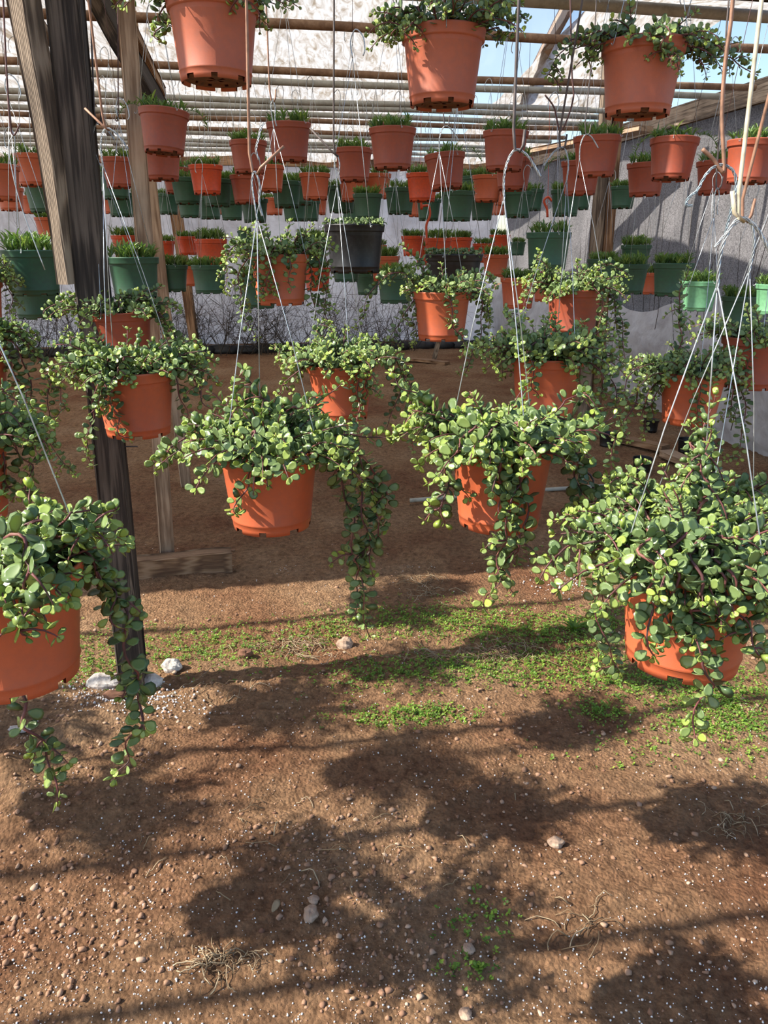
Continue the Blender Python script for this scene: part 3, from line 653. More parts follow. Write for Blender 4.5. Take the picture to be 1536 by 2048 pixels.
succulent('A14', 'terracotta pot at the left edge with long shaded trails over dirt', -62, 682, 140,
          [[(0, 660), (50, 680), (100, 760), (95, 830), (105, 880)], [(0, 670), (45, 710), (60, 790), (90, 880), (150, 948)], [(0, 650), (60, 690), (120, 780), (130, 820)], [(-5, 680), (30, 740), (50, 800), (60, 880)], [(0, 655), (45, 655), (75, 680)]], mound=50, mh=.08, mr=1.25, rod='dark_rod', apex=.5)
succulent('A15', 'succulent high at the left edge, only its leaf tips showing', -62, 560, 122,
          [[(-10, 540), (12, 560), (22, 610), (28, 640)], [(-10, 530), (10, 520), (20, 545)]], mound=40, mh=.09, rod='copper_rod', apex=.5)
succulent('A19', 'succulent beyond the left edge, its trails reaching over the big lower pot', -95, 880, 205,
          [[(-10, 830), (30, 830), (70, 880), (95, 920)], [(-10, 850), (40, 900), (60, 950), (55, 1000)], [(-5, 800), (10, 775), (28, 790)], [(-10, 870), (15, 950), (20, 1010)]], mound=56, mh=.08, mr=1.3, rod='copper_rod', apex=.5)
succulent('A1', 'left of two large central succulents in terracotta pots, trails falling right', 537, 893, 206,
          [[(638, 895), (690, 925), (722, 1000), (735, 1080), (722, 1170), (740, 1278)], [(640, 890), (740, 925), (770, 1010), (748, 1080), (742, 1150)], [(635, 905), (690, 980), (705, 1060), (712, 1140), (722, 1200)], [(640, 885), (700, 920), (750, 990), (765, 1060)],
           [(445, 870), (400, 850), (360, 885), (330, 905), (308, 945)], {'dy': -.118, 'p': [(500, 885), (506, 935), (482, 995), (466, 1032)], 'dens': .8, 'size': .029}, [(560, 840), (520, 790), (488, 762), (487, 728)], [(600, 830), (640, 800), (682, 770)], [(640, 880), (715, 868), (782, 885)], [(520, 840), (480, 800), (460, 770)]],
          mound=92, mh=.085, mr=1.2, rod='copper_rod', apex=.49, tail=(.052, .04, 1), size=.027, seed=5)
succulent('A2', 'right of two large central succulents in terracotta pots, one bare woody stem', 1005, 884, 213,
          [{'dy': f, 'p': [(930, 875), (900, 920), (890, 990), (882, 1050)], 'size': .028}, {'dy': -.125, 'p': [(985, 870), (1000, 940), (1020, 1010), (1005, 1090), (995, 1150), (968, 1222)]}, {'dy': -.12, 'p': [(1035, 870), (1045, 950), (1052, 1040), (1025, 1110), (985, 1175)]}, {'dy': -.115, 'p': [(1000, 870), (1010, 930), (1000, 1000), (1010, 1040)]},
           [(925, 870), (870, 840), (825, 812)], [(930, 855), (880, 820), (830, 790), (775, 745)], [(1105, 880), (1155, 915), (1185, 980), (1182, 1080), (1188, 1135)], [(1105, 870), (1150, 930), (1160, 1010), (1165, 1080)], {'p': [(1070, 850), (1120, 832), (1185, 848), (1225, 828)], 'dens': .22, 'size': .034}, [(935, 905), (885, 905), (845, 880)], [(1080, 850), (1130, 800), (1170, 790)]],
          mound=92, mh=.10, mr=1.25, rod='dark_rod', apex=.50, arch=1, size=.027, seed=9)
succulent('A20', 'succulent mostly hidden behind the largest right one, trail at its left', 1405, 1040, 225,
          [[(1290, 1010), (1220, 1020), (1185, 1080), (1195, 1180), (1205, 1270), (1245, 1350)], [(1290, 1020), (1235, 1060), (1215, 1140), (1200, 1230)], [(1300, 1000), (1260, 960), (1290, 925)], [(1420, 960), (1410, 880), (1430, 790)], [(1380, 960), (1390, 900), (1375, 850)], [(1500, 990), (1530, 960), (1560, 990)]], mound=70, mh=.10, mr=1.3, rod='copper_rod', apex=.50, arch=-1, size=.025)
succulent('A12', 'largest succulent in terracotta pot at lower right, mass of leaves', 1390, 1108, 292,
          [[(1255, 1075), (1190, 1060), (1128, 1035)], [(1250, 1085), (1180, 1080), (1125, 1105), (1098, 1145)], {'dy': -.118, 'p': [(1290, 1100), (1305, 1160), (1300, 1240), (1298, 1320)], 'size': .024}, {'dy': -.125, 'p': [(1395, 1110), (1390, 1200), (1402, 1290), (1418, 1380), (1382, 1475)], 'size': .024}, {'dy': -.12, 'p': [(1440, 1110), (1465, 1190), (1500, 1270), (1535, 1320)], 'size': .024},
           {'dy': -.118, 'p': [(1350, 1105), (1345, 1180), (1380, 1260), (1385, 1300)], 'size': .022}, {'dy': -.12, 'p': [(1480, 1120), (1520, 1170), (1545, 1240)]}, {'dy': -.118, 'p': [(1420, 1120), (1440, 1180), (1430, 1260)], 'size': .022}, [(1400, 1020), (1408, 950), (1420, 860)]],
          mound=105, mh=.09, mr=1.15, rod='cream_rod', apex=.43, arch=1, size=.0215, tail=(-.016, .03, -1), seed=21)
succulent('A13', 'large succulent in terracotta pot at lower left, soil showing inside rim', 2, 1128, 312,
          [{'dy': .05, 'p': [(140, 1085), (195, 1150), (250, 1250), (268, 1350), (282, 1430), (250, 1510), (240, 1555)]}, {'dy': .04, 'p': [(145, 1090), (200, 1140), (225, 1210), (245, 1260)]}, {'dy': -.118, 'p': [(50, 1110), (58, 1160), (60, 1220), (45, 1275)], 'size': .026}, {'dy': .09, 'p': [(30, 1390), (60, 1450), (95, 1520), (122, 1605)], 'size': .024}, [(120, 1080), (180, 1055), (228, 1022)], [(110, 1060), (150, 1020), (200, 1030)]],
          mound=60, mh=.075, mr=.95, rod='copper_rod', apex=.5, size=.027, seed=33)
# more of the same crop hanging left of the view
def copy_tree(o, parent=None):
    c = o.copy(); C.objects.link(c); c.parent = parent
    for ch in list(o.children): copy_tree(ch, c)
    return c
base = []
OFF = [(600, 1800, 1.30), (880, 1880, 1.05), (280, 1620, 1.2), (800, 1530, 1.98), (60, 1480, 1.0), (560, 1420, 1.4), (480, 1130, 1.5), (800, 1190, 1.85), (100, 1165, .9)]
WORD = ['nearest to the viewer', 'low in the first row', 'second row, low', 'second row, higher', 'second row, highest', 'farther left in the second row', 'third row, high', 'farther left in the third row', 'first row, highest', 'last lit row, middle height', 'last lit row, high', 'last lit row, low']
for i, (px, py, z) in enumerate(OFF):
    g = at_ground(px, py); p = g - sd*(z/-sd.z); p.z = z
    lb = 'hanging succulent outside the picture at left, ' + WORD[i]
    if i < 2: t = succulent('X%d' % i, lb, 0, 0, None, (), 'terracotta', mound=95, mr=2.0, mh=.09, pos=p, rod=None, apex=2.6-z); base.append((t, z))
    else: t = copy_tree(base[i % 2][0]); t.location = p; t['label'] = lb; t.rotation_euler = (0, 0, i*1.3)

for key, dx, dz, lb in (('A16', .20, -.03, 'left'), ('A17', .19, -.03, 'middle'), ('A18', -.01, -.02, 'right')):  # unseen plants added to throw shade on the three top pots
    p = SUCC[key].location + Vector((dx, 0, dz)) - sd*.60; t = copy_tree(base[1][0]); t.location = p; t.rotation_euler = (0, 0, dx*40)
    t['label'] = 'added hanging succulent above the picture, shading the top %s pot' % lb
    for ch in t.children:
        if ch.name.startswith(('hanger_wire', 'hook')): ch.scale = (1, 1, max(.1, (2.62-p.z)/1.55))

# ---------------------------------------------------------------- narrow leaved pots
def narrow_foliage(seed, n=26, trail=0, h=1.0):
    random.seed(seed); mb = MB()
    for i in range(n):
        a = random.uniform(0, 2*PI); r = .44*math.sqrt(random.random()); base = Vector((r*math.cos(a), r*math.sin(a), -.04))
        out = Vector((math.cos(a), math.sin(a), 0)); sh = random.uniform(.03, .16)*h
        for k in range(random.randint(7, 10)):
            th = random.uniform(0, 2*PI); d = Vector((math.cos(th), math.sin(th), random.uniform(.5, 1.5))) + out*.5*r/.44
            place_leaf(mb, NL, base + Vector((0, 0, sh*random.random())), d, rnd(.4)+Vector((0, 0, 1)), random.uniform(.14, .27), min(1, max(0, random.gauss(.45, .2))), 1.15)
    for q in range(trail):
        a = random.uniform(-.5, .5) + (0 if q % 2 == 0 else PI); p = Vector((.46*math.cos(a), .46*math.sin(a)*.6-.1, .02)); d = Vector((math.cos(a), 0, .35))
        P = [p]
        for k in range(12):
            p = p + d.normalized()*.05; d = d + Vector((-.04*math.cos(a), 0, -.17)); P.append(p)
            for s_ in range(3):
                th = random.uniform(0, 2*PI); place_leaf(mb, NL, p, Vector((math.cos(th), math.sin(th), .3)), rnd(.4)+Vector((0, 0, 1)), random.uniform(.10, .17), random.gauss(.4, .15), 1.1)
        mb.tube(P, .006, 4, tint=.2)
    return mesh('foliage', np.concatenate(mb.v), mb.f, M['narrow'], True, np.concatenate(mb.t))
NF = {'n0': narrow_foliage(1), 'n1': narrow_foliage(2, 30), 'n2': narrow_foliage(3, 22, 2), 'n3': narrow_foliage(4, 18, 1), 'd0': narrow_foliage(5, 52, 0, 1.3), 'd1': narrow_foliage(6, 58, 0, 1.5), 'd2': narrow_foliage(8, 48, 0, 1.1)}
def dots_foliage():
    random.seed(4); mb = MB()
    for i in range(330):
        a = random.uniform(0, 2*PI); r = .51*math.sqrt(random.uniform(.05, 1)); z = .02+.035*random.random() - (0.05 if r > .49 and random.random() < .4 else 0)
        place_leaf(mb, RL, (r*math.cos(a), r*math.sin(a), z), rnd(1), Vector((0, 0, 1))+rnd(.7), random.uniform(.055, .085), random.uniform(.1, .6))
    return mesh('foliage', np.concatenate(mb.v), mb.f, M['jade'], True, np.concatenate(mb.t))
NF['dots'] = dots_foliage()
mb = MB(); mb.tube([(0, 0, 0), (0, 0, 1)], .0011, 4); UW = mesh('hook_wire', np.concatenate(mb.v), mb.f, M['plum_wire'])
mb = MB(); mb.tube([(.50, 0, .0), (.26, 0, 1.2), (0, 0, 2.4)], .0055, 4); mb.tube([(.50, 0, .02), (.53, 0, -.05), (.56, 0, -.06), (.57, 0, -.03)], .0055, 4); HW = mesh('hanger_wire', np.concatenate(mb.v), mb.f, M['wire'])
def arch_mesh():
    mb = MB(); mb.tube(catmull([(0, 0, 2.4), (-.03, 0, 2.62), (.05, 0, 2.78), (.17, 0, 2.68), (.20, 0, 2.5), (.17, 0, 2.42)], 5), .011, 5)
    return mesh('hook', np.concatenate(mb.v), mb.f, M['wire'])
AM = arch_mesh()
mb = MB(); mb.tube(catmull([(0, 0, 2.25), (0, 0, 2.45), (.02, 0, 2.6), (.10, 0, 2.66), (.14, 0, 2.56), (.12, 0, 2.50)], 6), [.045]*6+[.03]*25, 6); PH = mesh('hook', np.concatenate(mb.v), mb.f, M['red'])
TAKEN = [(o_.location.copy(), .2) for o_ in SUCC.values()]
def small(label, px, py, w, kind, fol, D=.2, group=None, tilt=(0, 0), name='hanging_pot', hook=AM, top=None):
    random.seed(int(px*7+py*13+w))
    D0 = D
    for fct in (1, 1.07, .93, 1.14, .87, 1.21, .82, 1.28, .77, 1.35, 1.42, .72):
        D = D0*fct; depth = F*D/w; rim = at_depth(px, py, depth)
        if all((rim.xy-q.xy).length > (D+e)*.47 or abs(rim.z-q.z) > .30 or (rim.z-q.z > .0 and rim.z-q.z > D*.82) or (q.z-rim.z > e*.82) for q, e in TAKEN): break
    TAKEN.append((rim, D))
    t = pot_thing(name, label, 'hanging pot', rim, D, kind, tilt, group)
    fo = link('foliage', NF[fol], t); fo.scale = (D, D, D); fo.rotation_euler = (0, 0, 0 if fol in ('n2', 'n3') else random.uniform(0, 6.28))
    if fol == 'n3' and random.random() < .5: fo.rotation_euler = (0, 0, PI)
    fo.rotation_euler = (tilt[0], tilt[1], fo.rotation_euler[2])
    a0 = random.uniform(0, 2)
    for i in range(3):
        h_ = link('hanger_wire', HW, t); h_.scale = (D, D, D); h_.rotation_euler = (0, 0, a0+i*2*PI/3)
    k_ = link('hook', hook, t); k_.scale = (D, D, D); k_.rotation_euler = (0, 0, random.choice([0, PI]) + random.uniform(-.4, .4))
    v = gv(rim); cand = [q for q in pipes if abs(q[0]-v) < .9] or pipes
    near = min(cand, key=lambda q: abs(q[0]-v)); a_ = Vector((0, 0, D*2.75)); tp = Vector((0, 0, 0)) + GV*(near[0]-v); tp.z = near[1]-rim.z
    d = tp - a_
    if d.z > .05:
        u = link('hook_wire', UW, t); u.location = a_; u.scale = (1, 1, d.length); u.rotation_mode = 'QUATERNION'; u.rotation_quaternion = d.to_track_quat('Z', 'Y')
    return t
ORD = ['first', 'second', 'third', 'fourth', 'fifth', 'sixth', 'seventh', 'eighth', 'ninth', 'tenth', 'eleventh', 'twelfth', 'thirteenth', 'fourteenth', 'fifteenth', 'sixteenth', 'seventeenth', 'eighteenth', 'nineteenth', 'twentieth', 'twenty-first', 'twenty-second', 'twenty-third', 'twenty-fourth', 'twenty-fifth', 'twenty-sixth', 'twenty-seventh', 'twenty-eighth', 'twenty-ninth', 'thirtieth']
BG = 'brown-red pots seen from below'
B = [(328, 222, 100, 'n2', (0, .09), 'brown-red pot right of the pale tan post, sprig drooping from its right'), (318, 287, 86, 'n0', (0, 0), 'brown-red pot directly below the one right of the tan post'),
     (577, 246, 90, 'n0', (0, .03), 'brown-red pot behind the slanted rod end, upper left of centre'), (496, 282, 76, 'n1', (0, 0), 'brown-red pot left of the slanted rod end, crossed by white wire loop'),
     (785, 257, 95, 'n1', (0, 0), 'brown-red pot at the upper centre, under the top middle pot'), (707, 297, 77, 'n1', (0, 0), 'brown-red pot just left of and below the upper centre one'),
     (889, 309, 82, 'n3', (0, -.10), 'brown-red tilted pot right of the upper centre one'), (1012, 263, 92, 'n1', (0, -.02), 'brown-red pot behind the thick twisted hook, right of centre'),
     (1028, 316, 76, 'n0', (0, 0), 'brown-red pot half hidden below the one behind the twisted hook'), (1195, 272, 95, 'n1', (0, .04), 'brown-red pot before the doubled post under the plank'),
     (1163, 322, 80, 'n3', (0, -.03), 'brown-red pot behind and left of the one under the plank'), (1350, 278, 96, 'n2', (0, -.05), 'brown-red pot under the top right pot, sprig drooping at left'),
     (1294, 326, 78, 'n0', (0, -.03), 'brown-red pot before the shade cloth, below the drooping sprig'), (1508, 281, 100, 'n1', (0, -.03), 'brown-red pot at the right edge behind two rods'),
     (1434, 322, 78, 'n1', (0, -.03), 'brown-red pot seen through the big blue wire loop'), (236, 316, 70, 'n0', (0, 0), 'brown-red pot between the dark post and the pale tan post'),
     (62, 309, 74, 'n0', (0, 0), 'orange-brown pot left of the leaning grey board, high'), (-6, 330, 84, 'n0', (0, 0), 'orange-brown pot cut by the left edge, high')]
for (x, y, w, fo, ti, lb) in B: small(lb, x, y, w, 'terracotta_aged' if x > 100 else 'terracotta', fo, group=BG, tilt=ti)
Cc = [(352, 336, 60, 'terracotta_aged'), (411, 331, 68, 'red'), (492, 351, 66, 'terracotta_aged'), (538, 331, 62, 'terracotta'), (629, 347, 62, 'terracotta'), (706, 352, 60, 'terracotta'), (754, 348, 58, 'terracotta'), (845, 347, 66, 'red'), (975, 351, 62, 'terracotta'), (1012, 366, 52, 'terracotta'), (18, 376, 54, 'terracotta')]
Cc.sort()
for i, (x, y, w, kd) in enumerate(Cc): small({'red': 'bright red', 'terracotta': 'orange', 'terracotta_aged': 'brown-red'}[kd]+' pot in the second high row, %s from the left' % ORD[i], x, y, w, kd, 'n0' if i % 2 else 'n1', group='second high row of orange pots')
Dd = [(83, 364, 72), (228, 346, 62), (240, 386, 56), (128, 372, 58), (333, 388, 48), (372, 356, 62), (378, 393, 50), (432, 359, 64), (418, 396, 50), (468, 358, 60), (462, 398, 50), (508, 398, 56), (572, 363, 62), (600, 361, 58), (588, 400, 50), (616, 400, 50), (682, 373, 62), (735, 388, 60), (706, 401, 48), (800, 376, 62), (858, 399, 50), (915, 383, 70), (948, 353, 52), (965, 398, 50), (1036, 383, 62), (1064, 379, 50), (1133, 380, 62), (1160, 377, 50), (1248, 373, 52)]
Dd.sort()
for i, (x, y, w) in enumerate(Dd): small('dark green pot in the far high row, %s green pot from the left' % ORD[i], x, y, w, 'green', 'n0' if i % 2 else 'd2', group='far high row of green pots')
Ee = [(222, 392, 42), (385, 392, 40), (440, 396, 40), (548, 396, 40), (634, 394, 42), (735, 401, 42), (834, 398, 42), (1000, 396, 40), (60, 392, 42)]
Ee.sort()
for i, (x, y, w) in enumerate(Ee): small('small orange pot glimpsed between the far green pots, %s from the left' % ORD[i], x, y, w, 'terracotta', 'n0', group='farthest orange pots')
G1 = 'lower rows of narrow-leaved pots'
LOW = [(92, 435, 46, 'terracotta', 'd0', 'small orange pot hanging left of the leaning board, above green pots'), (60, 500, 112, 'green_deep', 'd1', 'wide green pot of spiky leaves left of the board, upper of two'),
       (66, 556, 98, 'green', 'd0', 'green pot of curling leaves left of the board, lower of two'), (265, 514, 102, 'green_deep', 'd0', 'wide green pot directly right of the dark post'),
       (343, 530, 64, 'green', 'd1', 'green pot between the wide green pot and its right neighbour'), (417, 530, 70, 'green_deep', 'd2', 'green pot left of the trailing succulent beside black pot'),
       (378, 532, 48, 'terracotta', 'd0', 'orange pot showing between two low green pots'), (250, 471, 56, 'red', 'd1', 'red pot behind the wide green pot, right of the dark post'),
       (326, 482, 46, 'red', 'd0', 'red pot partly behind the tan knotted post'), (374, 473, 44, 'red', 'd2', 'red pot just left of the widest red pot'), (421, 478, 66, 'red', 'd1', 'widest red pot with feathery leaves, left of centre'),
       (489, 462, 30, 'green', 'd2', 'tiny dark green pot far behind, left of the succulent'), (515, 550, 80, 'green', 'd2', 'green pot hidden behind the trailing succulent, its bottom showing'),
       (625, 476, 62, 'green', 'd0', 'green pot tucked left of the big black pot'), (634, 535, 56, 'red', 'd2', 'bright red pot below left of the big black pot'),
       (692, 514, 60, 'green', 'd0', 'green pot showing only below the big black pot'), (752, 490, 44, 'terracotta', 'd2', 'orange pot peeking out right of the big black pot'), (770, 512, 60, 'terracotta', 'd1', 'orange pot with feathery leaves right of the big black pot'),
       (826, 472, 48, 'red', 'd0', 'red pot under the plastic hook, left one'), (876, 476, 56, 'red', 'd1', 'red pot under the plastic hook, middle one'), (920, 475, 50, 'red', 'd0', 'red pot above the wide black pot, right one'),
       (735, 548, 50, 'green', 'd2', 'narrow green pot below the big black pot at its right'), (745, 530, 48, 'terracotta', 'd0', 'orange pot low between the black pot and green pot'), (790, 548, 72, 'green_deep', 'd1', 'green pot behind the left arm of the middle succulent'),
       (992, 509, 54, 'terracotta', 'd1', 'orange pot right of the wide black pot'), (1000, 470, 42, 'red', 'd0', 'small red pot above the orange one, right of the wide black pot'), (968, 487, 46, 'red', 'd2', 'small red pot touching the rear of the wide black pot'),
       (1038, 555, 74, 'terracotta', 'd2', 'orange pot hanging between two succulents over a white stake'), (1098, 465, 90, 'green_deep', 'n0', 'tall green pot alone before grey shade cloth'),
       (1036, 484, 32, 'green', 'd0', 'tiny dark green pot far behind the tall green pot'), (1092, 560, 52, 'terracotta', 'd0', 'orange pot half hidden behind the shaded-pot succulent'),
       (1273, 490, 60, 'green', 'd1', 'green pot of spiky leaves before the shade cloth, upper'), (1262, 528, 72, 'green', 'd0', 'green pot of spiky leaves before the shade cloth, lower'),
       (1296, 545, 52, 'terracotta', 'd1', 'orange pot behind the lower green pot at the white sheet'), (1205, 518, 60, 'green', 'd2', 'green pot with dark leaves at the foot of the doubled post'),
       (1348, 526, 80, 'green', 'd2', 'green pot left of the sunlit light green one'), (1402, 562, 72, 'light_green', 'd0', 'sunlit light green pot at right'),
       (1408, 530, 44, 'terracotta', 'd1', 'small orange pot behind the sunlit light green pot'), (1484, 592, 76, 'green_deep', 'd0', 'dark green pot low before the shade cloth, near right edge'), (1552, 568, 74, 'light_green', 'd0', 'light green pot cut by the right edge')]
for (x, y, w, kd, fo, lb) in LOW:
    D = .2
    if kd == 'light_green': D = .142
    small(lb, x, y, w, kd, fo, D, G1)
small('big glossy black pot edged with tiny round leaves, left of centre', 709, 449, 122, 'black', 'dots', .24, 'black pots')
small('wide black pot behind the half sunlit terracotta pot', 908, 508, 116, 'black', 'dots', .26, 'black pots')
small('orange-red pot with a thick plastic hook among the lower red pots', 852, 492, 46, 'red', 'd0', .2, G1, hook=PH)

# ---------------------------------------------------------------- empty hooks and loops hanging in view
def loose(label, pts, r, m, dep, tw=False, thin=0):
    mb = MB(); P = [at_y(x, y, dep) for x, y in pts]
    if tw: twisted(mb, P, r, r*1.7)
    else: Q = catmull(P, 6); mb.tube(Q, [.0014 if i < thin*6 else r for i in range(len(Q))], 6)
    o = mb.build('wire_loop', M[m]); tag(o, label, 'wire', 'loose wires'); return o
loose('big pale blue twisted wire loop at right, open eye at its left end', [(1385, 412), (1372, 410), (1378, 395), (1395, 380), (1410, 352), (1428, 334), (1448, 330), (1466, 342), (1472, 370), (1462, 420), (1450, 470)], .0009, 'blue_wire', 1.30, True)
loose('long brown wire hook ending in the pale blue loop', [(1470, -60), (1462, 40), (1450, 130), (1444, 230), (1448, 335), (1440, 338), (1428, 320), (1405, 298)], .0030, 'copper_rod', 1.30)
for i, (x, l) in enumerate(((1457, 1090), (1440, 1060))):
    pass
loose('dark wire bent into a wide V, right of the thick twisted hook', [(1140, -30), (1142, 60), (1144, 150), (1146, 200), (1122, 262), (1108, 215), (1090, 190)], .0022, 'plum_wire', 2.3)
loose('small twisted wire loop dangling left of the upper centre pots', [(518, 320), (512, 300), (516, 280), (522, 255), (527, 245)], .0010, 'wire', 1.74, True)
loose('dark straight wire hook beside the dark post', [(235, -30), (236, 120), (236, 232), (230, 240)], .0018, 'plum_wire', 2.5)
loose('dark wire hook at the left edge ending in a pale loop', [(5, -30), (12, 120), (20, 245), (28, 270), (40, 248)], .0022, 'plum_wire', 2.0)
loose('pale wire loop hanging at the left edge', [(28, 268), (18, 290), (24, 340), (45, 420), (90, 540)], .0013, 'wire', 2.0)
loose('red plastic hook standing above the lower red pots', [(842, 180), (842, 400), (846, 411), (857, 412), (860, 430), (853, 450), (853, 470), (853, 490)], .008, 'red', 5.6, thin=1)
loose('orange plastic hook before the shade cloth', [(1100, 200), (1097, 330), (1095, 430), (1094, 418), (1088, 402), (1096, 394), (1104, 402)], .008, 'red', 5.8, thin=2)

# ---------------------------------------------------------------- ground cover and litter
def onground(px, py): g = at_ground(px, py); g.z = gz(g.x, g.y); return g
def in_frame_ground(y0, y1): 
    while True:
        px = random.uniform(-250, 1786); py = random.uniform(y0, y1); return at_ground(px, py)
random.seed(3)
ICO = None
def ico():
    t = (1+5**.5)/2; V = np.array([(-1, t, 0), (1, t, 0), (-1, -t, 0), (1, -t, 0), (0, -1, t), (0, 1, t), (0, -1, -t), (0, 1, -t), (t, 0, -1), (t, 0, 1), (-t, 0, -1), (-t, 0, 1)], float); V /= np.linalg.norm(V[0])
    Fc = [(0, 11, 5), (0, 5, 1), (0, 1, 7), (0, 7, 10), (0, 10, 11), (1, 5, 9), (5, 11, 4), (11, 10, 2), (10, 7, 6), (7, 1, 8), (3, 9, 4), (3, 4, 2), (3, 2, 6), (3, 6, 8), (3, 8, 9), (4, 9, 5), (2, 4, 11), (6, 2, 10), (8, 6, 7), (9, 8, 1)]
    return V, Fc
IV, IF = ico()
mb = MB()
for i in range(22000):
    py = 2200 - (2200-1080)*random.random()**1.25; g = at_ground(random.uniform(-250, 1786), py)
    cl = vnoise(np.array([g.x]), np.array([g.y]), 3.0, 21)[0]
    if cl < random.uniform(-.35, .35): continue
    s = .0018 + .0068*random.random()**5
    S = np.array([random.uniform(.7, 1.3), random.uniform(.7, 1.3), random.uniform(.5, .9)])*s
    mb.add(IV*S*RS.uniform(.55, 1.4, (12, 1)) + np.array([g.x, g.y, gz(g.x, g.y)+s*.3]), IF, min(1, max(0, random.gauss(.5, .22))))
o = mb.build('soil_crumbs', M['clod'], smooth=False, tint=True); tag(o, 'loose crumbs and small clods scattered over the red-brown dirt', 'dirt', kind='stuff')
mb = MB()
for i in range(6000):
    py = 2150 - (2150-1120)*random.random()**1.1; g = at_ground(random.uniform(-150, 1686), py)
    cl = vnoise(np.array([g.x]), np.array([g.y]), 1.6, 22)[0]
    if cl < random.uniform(-.4, .3): continue
    s = .0010 + .0019*random.random()**2
    mb.add(IV*s*RS.uniform(.7, 1.3, (12, 1)) + np.array([g.x, g.y, gz(g.x, g.y)+s*.6]), IF)
for i in range(700):
    c = random.choice([(200, 1385), (280, 1395), (230, 1420), (330, 1415), (1145, 1160)]); g = at_ground(random.gauss(c[0], 45), random.gauss(c[1], 16))
    s = .0014 + .0032*random.random()**2
    mb.add(IV*s*RS.uniform(.7, 1.3, (12, 1)) + np.array([g.x, g.y, gz(g.x, g.y)+s*.6]), IF)
o = mb.build('perlite', M['perlite'], smooth=False); tag(o, 'white perlite grains sprinkled over the dirt', 'perlite', kind='stuff')
# weeds
patches = [(430, 1305, 130, 28, 900), (230, 1310, 90, 30, 500), (170, 1350, 60, 25, 250), (800, 1245, 140, 20, 900), (960, 1235, 160, 22, 1500), (1080, 1265, 110, 18, 700), (760, 1350, 90, 22, 600), (900, 1335, 100, 18, 500), (1060, 1330, 160, 32, 1500), (1180, 1300, 120, 30, 900), (1200, 1240, 70, 16, 700), (1260, 1360, 120, 22, 800),
           (1440, 1390, 90, 22, 1000), (1450, 1440, 70, 25, 700), (1350, 1440, 90, 20, 300), (790, 1430, 90, 15, 500), (870, 1428, 60, 10, 250), (1200, 1415, 40, 10, 250), (1380, 1340, 80, 15, 400), (500, 1270, 160, 18, 350), (640, 1260, 60, 14, 250), (1300, 1500, 150, 25, 150), (960, 1850, 60, 30, 90), (940, 1940, 40, 20, 60), (1500, 1480, 60, 40, 200), (60, 1350, 80, 25, 250), (1100, 1120, 60, 14, 80)]
mb = MB()
for (cx, cy, sx, sy, n) in patches:
    k = 0
    while k < n*1.15:
        g = at_ground(random.gauss(cx, sx*.75), random.gauss(cy, sy*.85)); z = gz(g.x, g.y); ti = random.gauss(.5, .2)
        m_ = random.randint(3, 6); hh = random.uniform(.002, .016)
        for q in range(m_):
            th = random.uniform(0, 2*PI); s = random.uniform(.005, .011)
            place_leaf(mb, TL, (g.x+random.uniform(-.006, .006), g.y+random.uniform(-.006, .006), z+hh*random.random()), (math.cos(th), math.sin(th), random.uniform(.1, .9)), Vector((0, 0, 1))+rnd(.3), s, min(1, max(0, ti+random.uniform(-.15, .15))), 1.1)
        k += m_/2
o = mb.build('green_weeds', M['weed'], tint=True); tag(o, 'low bright green weeds creeping over the dirt', 'weeds', kind='stuff')
# dandelion like rosette
mb = MB(); g = onground(1148, 1258)
for i in range(22):
    th = i*2.4; place_leaf(mb, NL, (g.x, g.y, g.z+.004), (math.cos(th), math.sin(th), .35+.3*random.random()), (0, 0, 1), random.uniform(.05, .085), random.uniform(.0, .4), 1.0)
o = mb.build('weed_plant', M['weed'], tint=True); tag(o, 'spiky green rosette weed in the shade between the two right succulents', 'weed')
mb = MB(); g = onground(957, 1944)
for i in range(12):
    th = i*2.4; place_leaf(mb, RL, (g.x, g.y, g.z+.004), (math.cos(th), math.sin(th), .35+.5*random.random()), (0, 0, 1), random.uniform(.012, .022), random.uniform(.5, .9), .7)
o = mb.build('weed_plant', M['weed'], tint=True); tag(o, 'small light green seedling near the bottom edge of the dirt', 'weed')
# dry grass and roots
mb = MB()
for (cx, cy, sx, sy, n, sc) in ((590, 1295, 90, 18, 80, 1), (930, 1310, 130, 12, 90, 1), (1030, 1300, 80, 14, 50, 1), (850, 1165, 40, 25, 34, 1), (450, 1940, 60, 20, 50, .6), (1170, 1850, 60, 30, 16, .8), (620, 1700, 300, 120, 30, .7), (1480, 1650, 50, 30, 40, .6), (420, 1390, 80, 20, 16, 1), (860, 1180, 20, 14, 16, 1.3)):
    for i in range(n):
        g = at_ground(random.gauss(cx, sx*.6), random.gauss(cy, sy*.6)); z = gz(g.x, g.y); a = random.uniform(0, 2*PI); L_ = random.uniform(.03, .12)*sc; cv = random.uniform(-2.2, 2.2); P = []
        x, y = g.x, g.y
        for k in range(7):
            P.append(Vector((x, y, gz(x, y)+.003+.012*math.sin(k/6*PI)*random.uniform(.3, 1.3)))); x += math.cos(a)*L_/6; y += math.sin(a)*L_/6; a += cv/6
        mb.tube(P, random.uniform(.0007, .0016), 4, tint=random.uniform(0, 1))
o = mb.build('dry_grass', M['straw'], tint=True); tag(o, 'dead straw and root strands lying on the dirt', 'dry grass', kind='stuff')
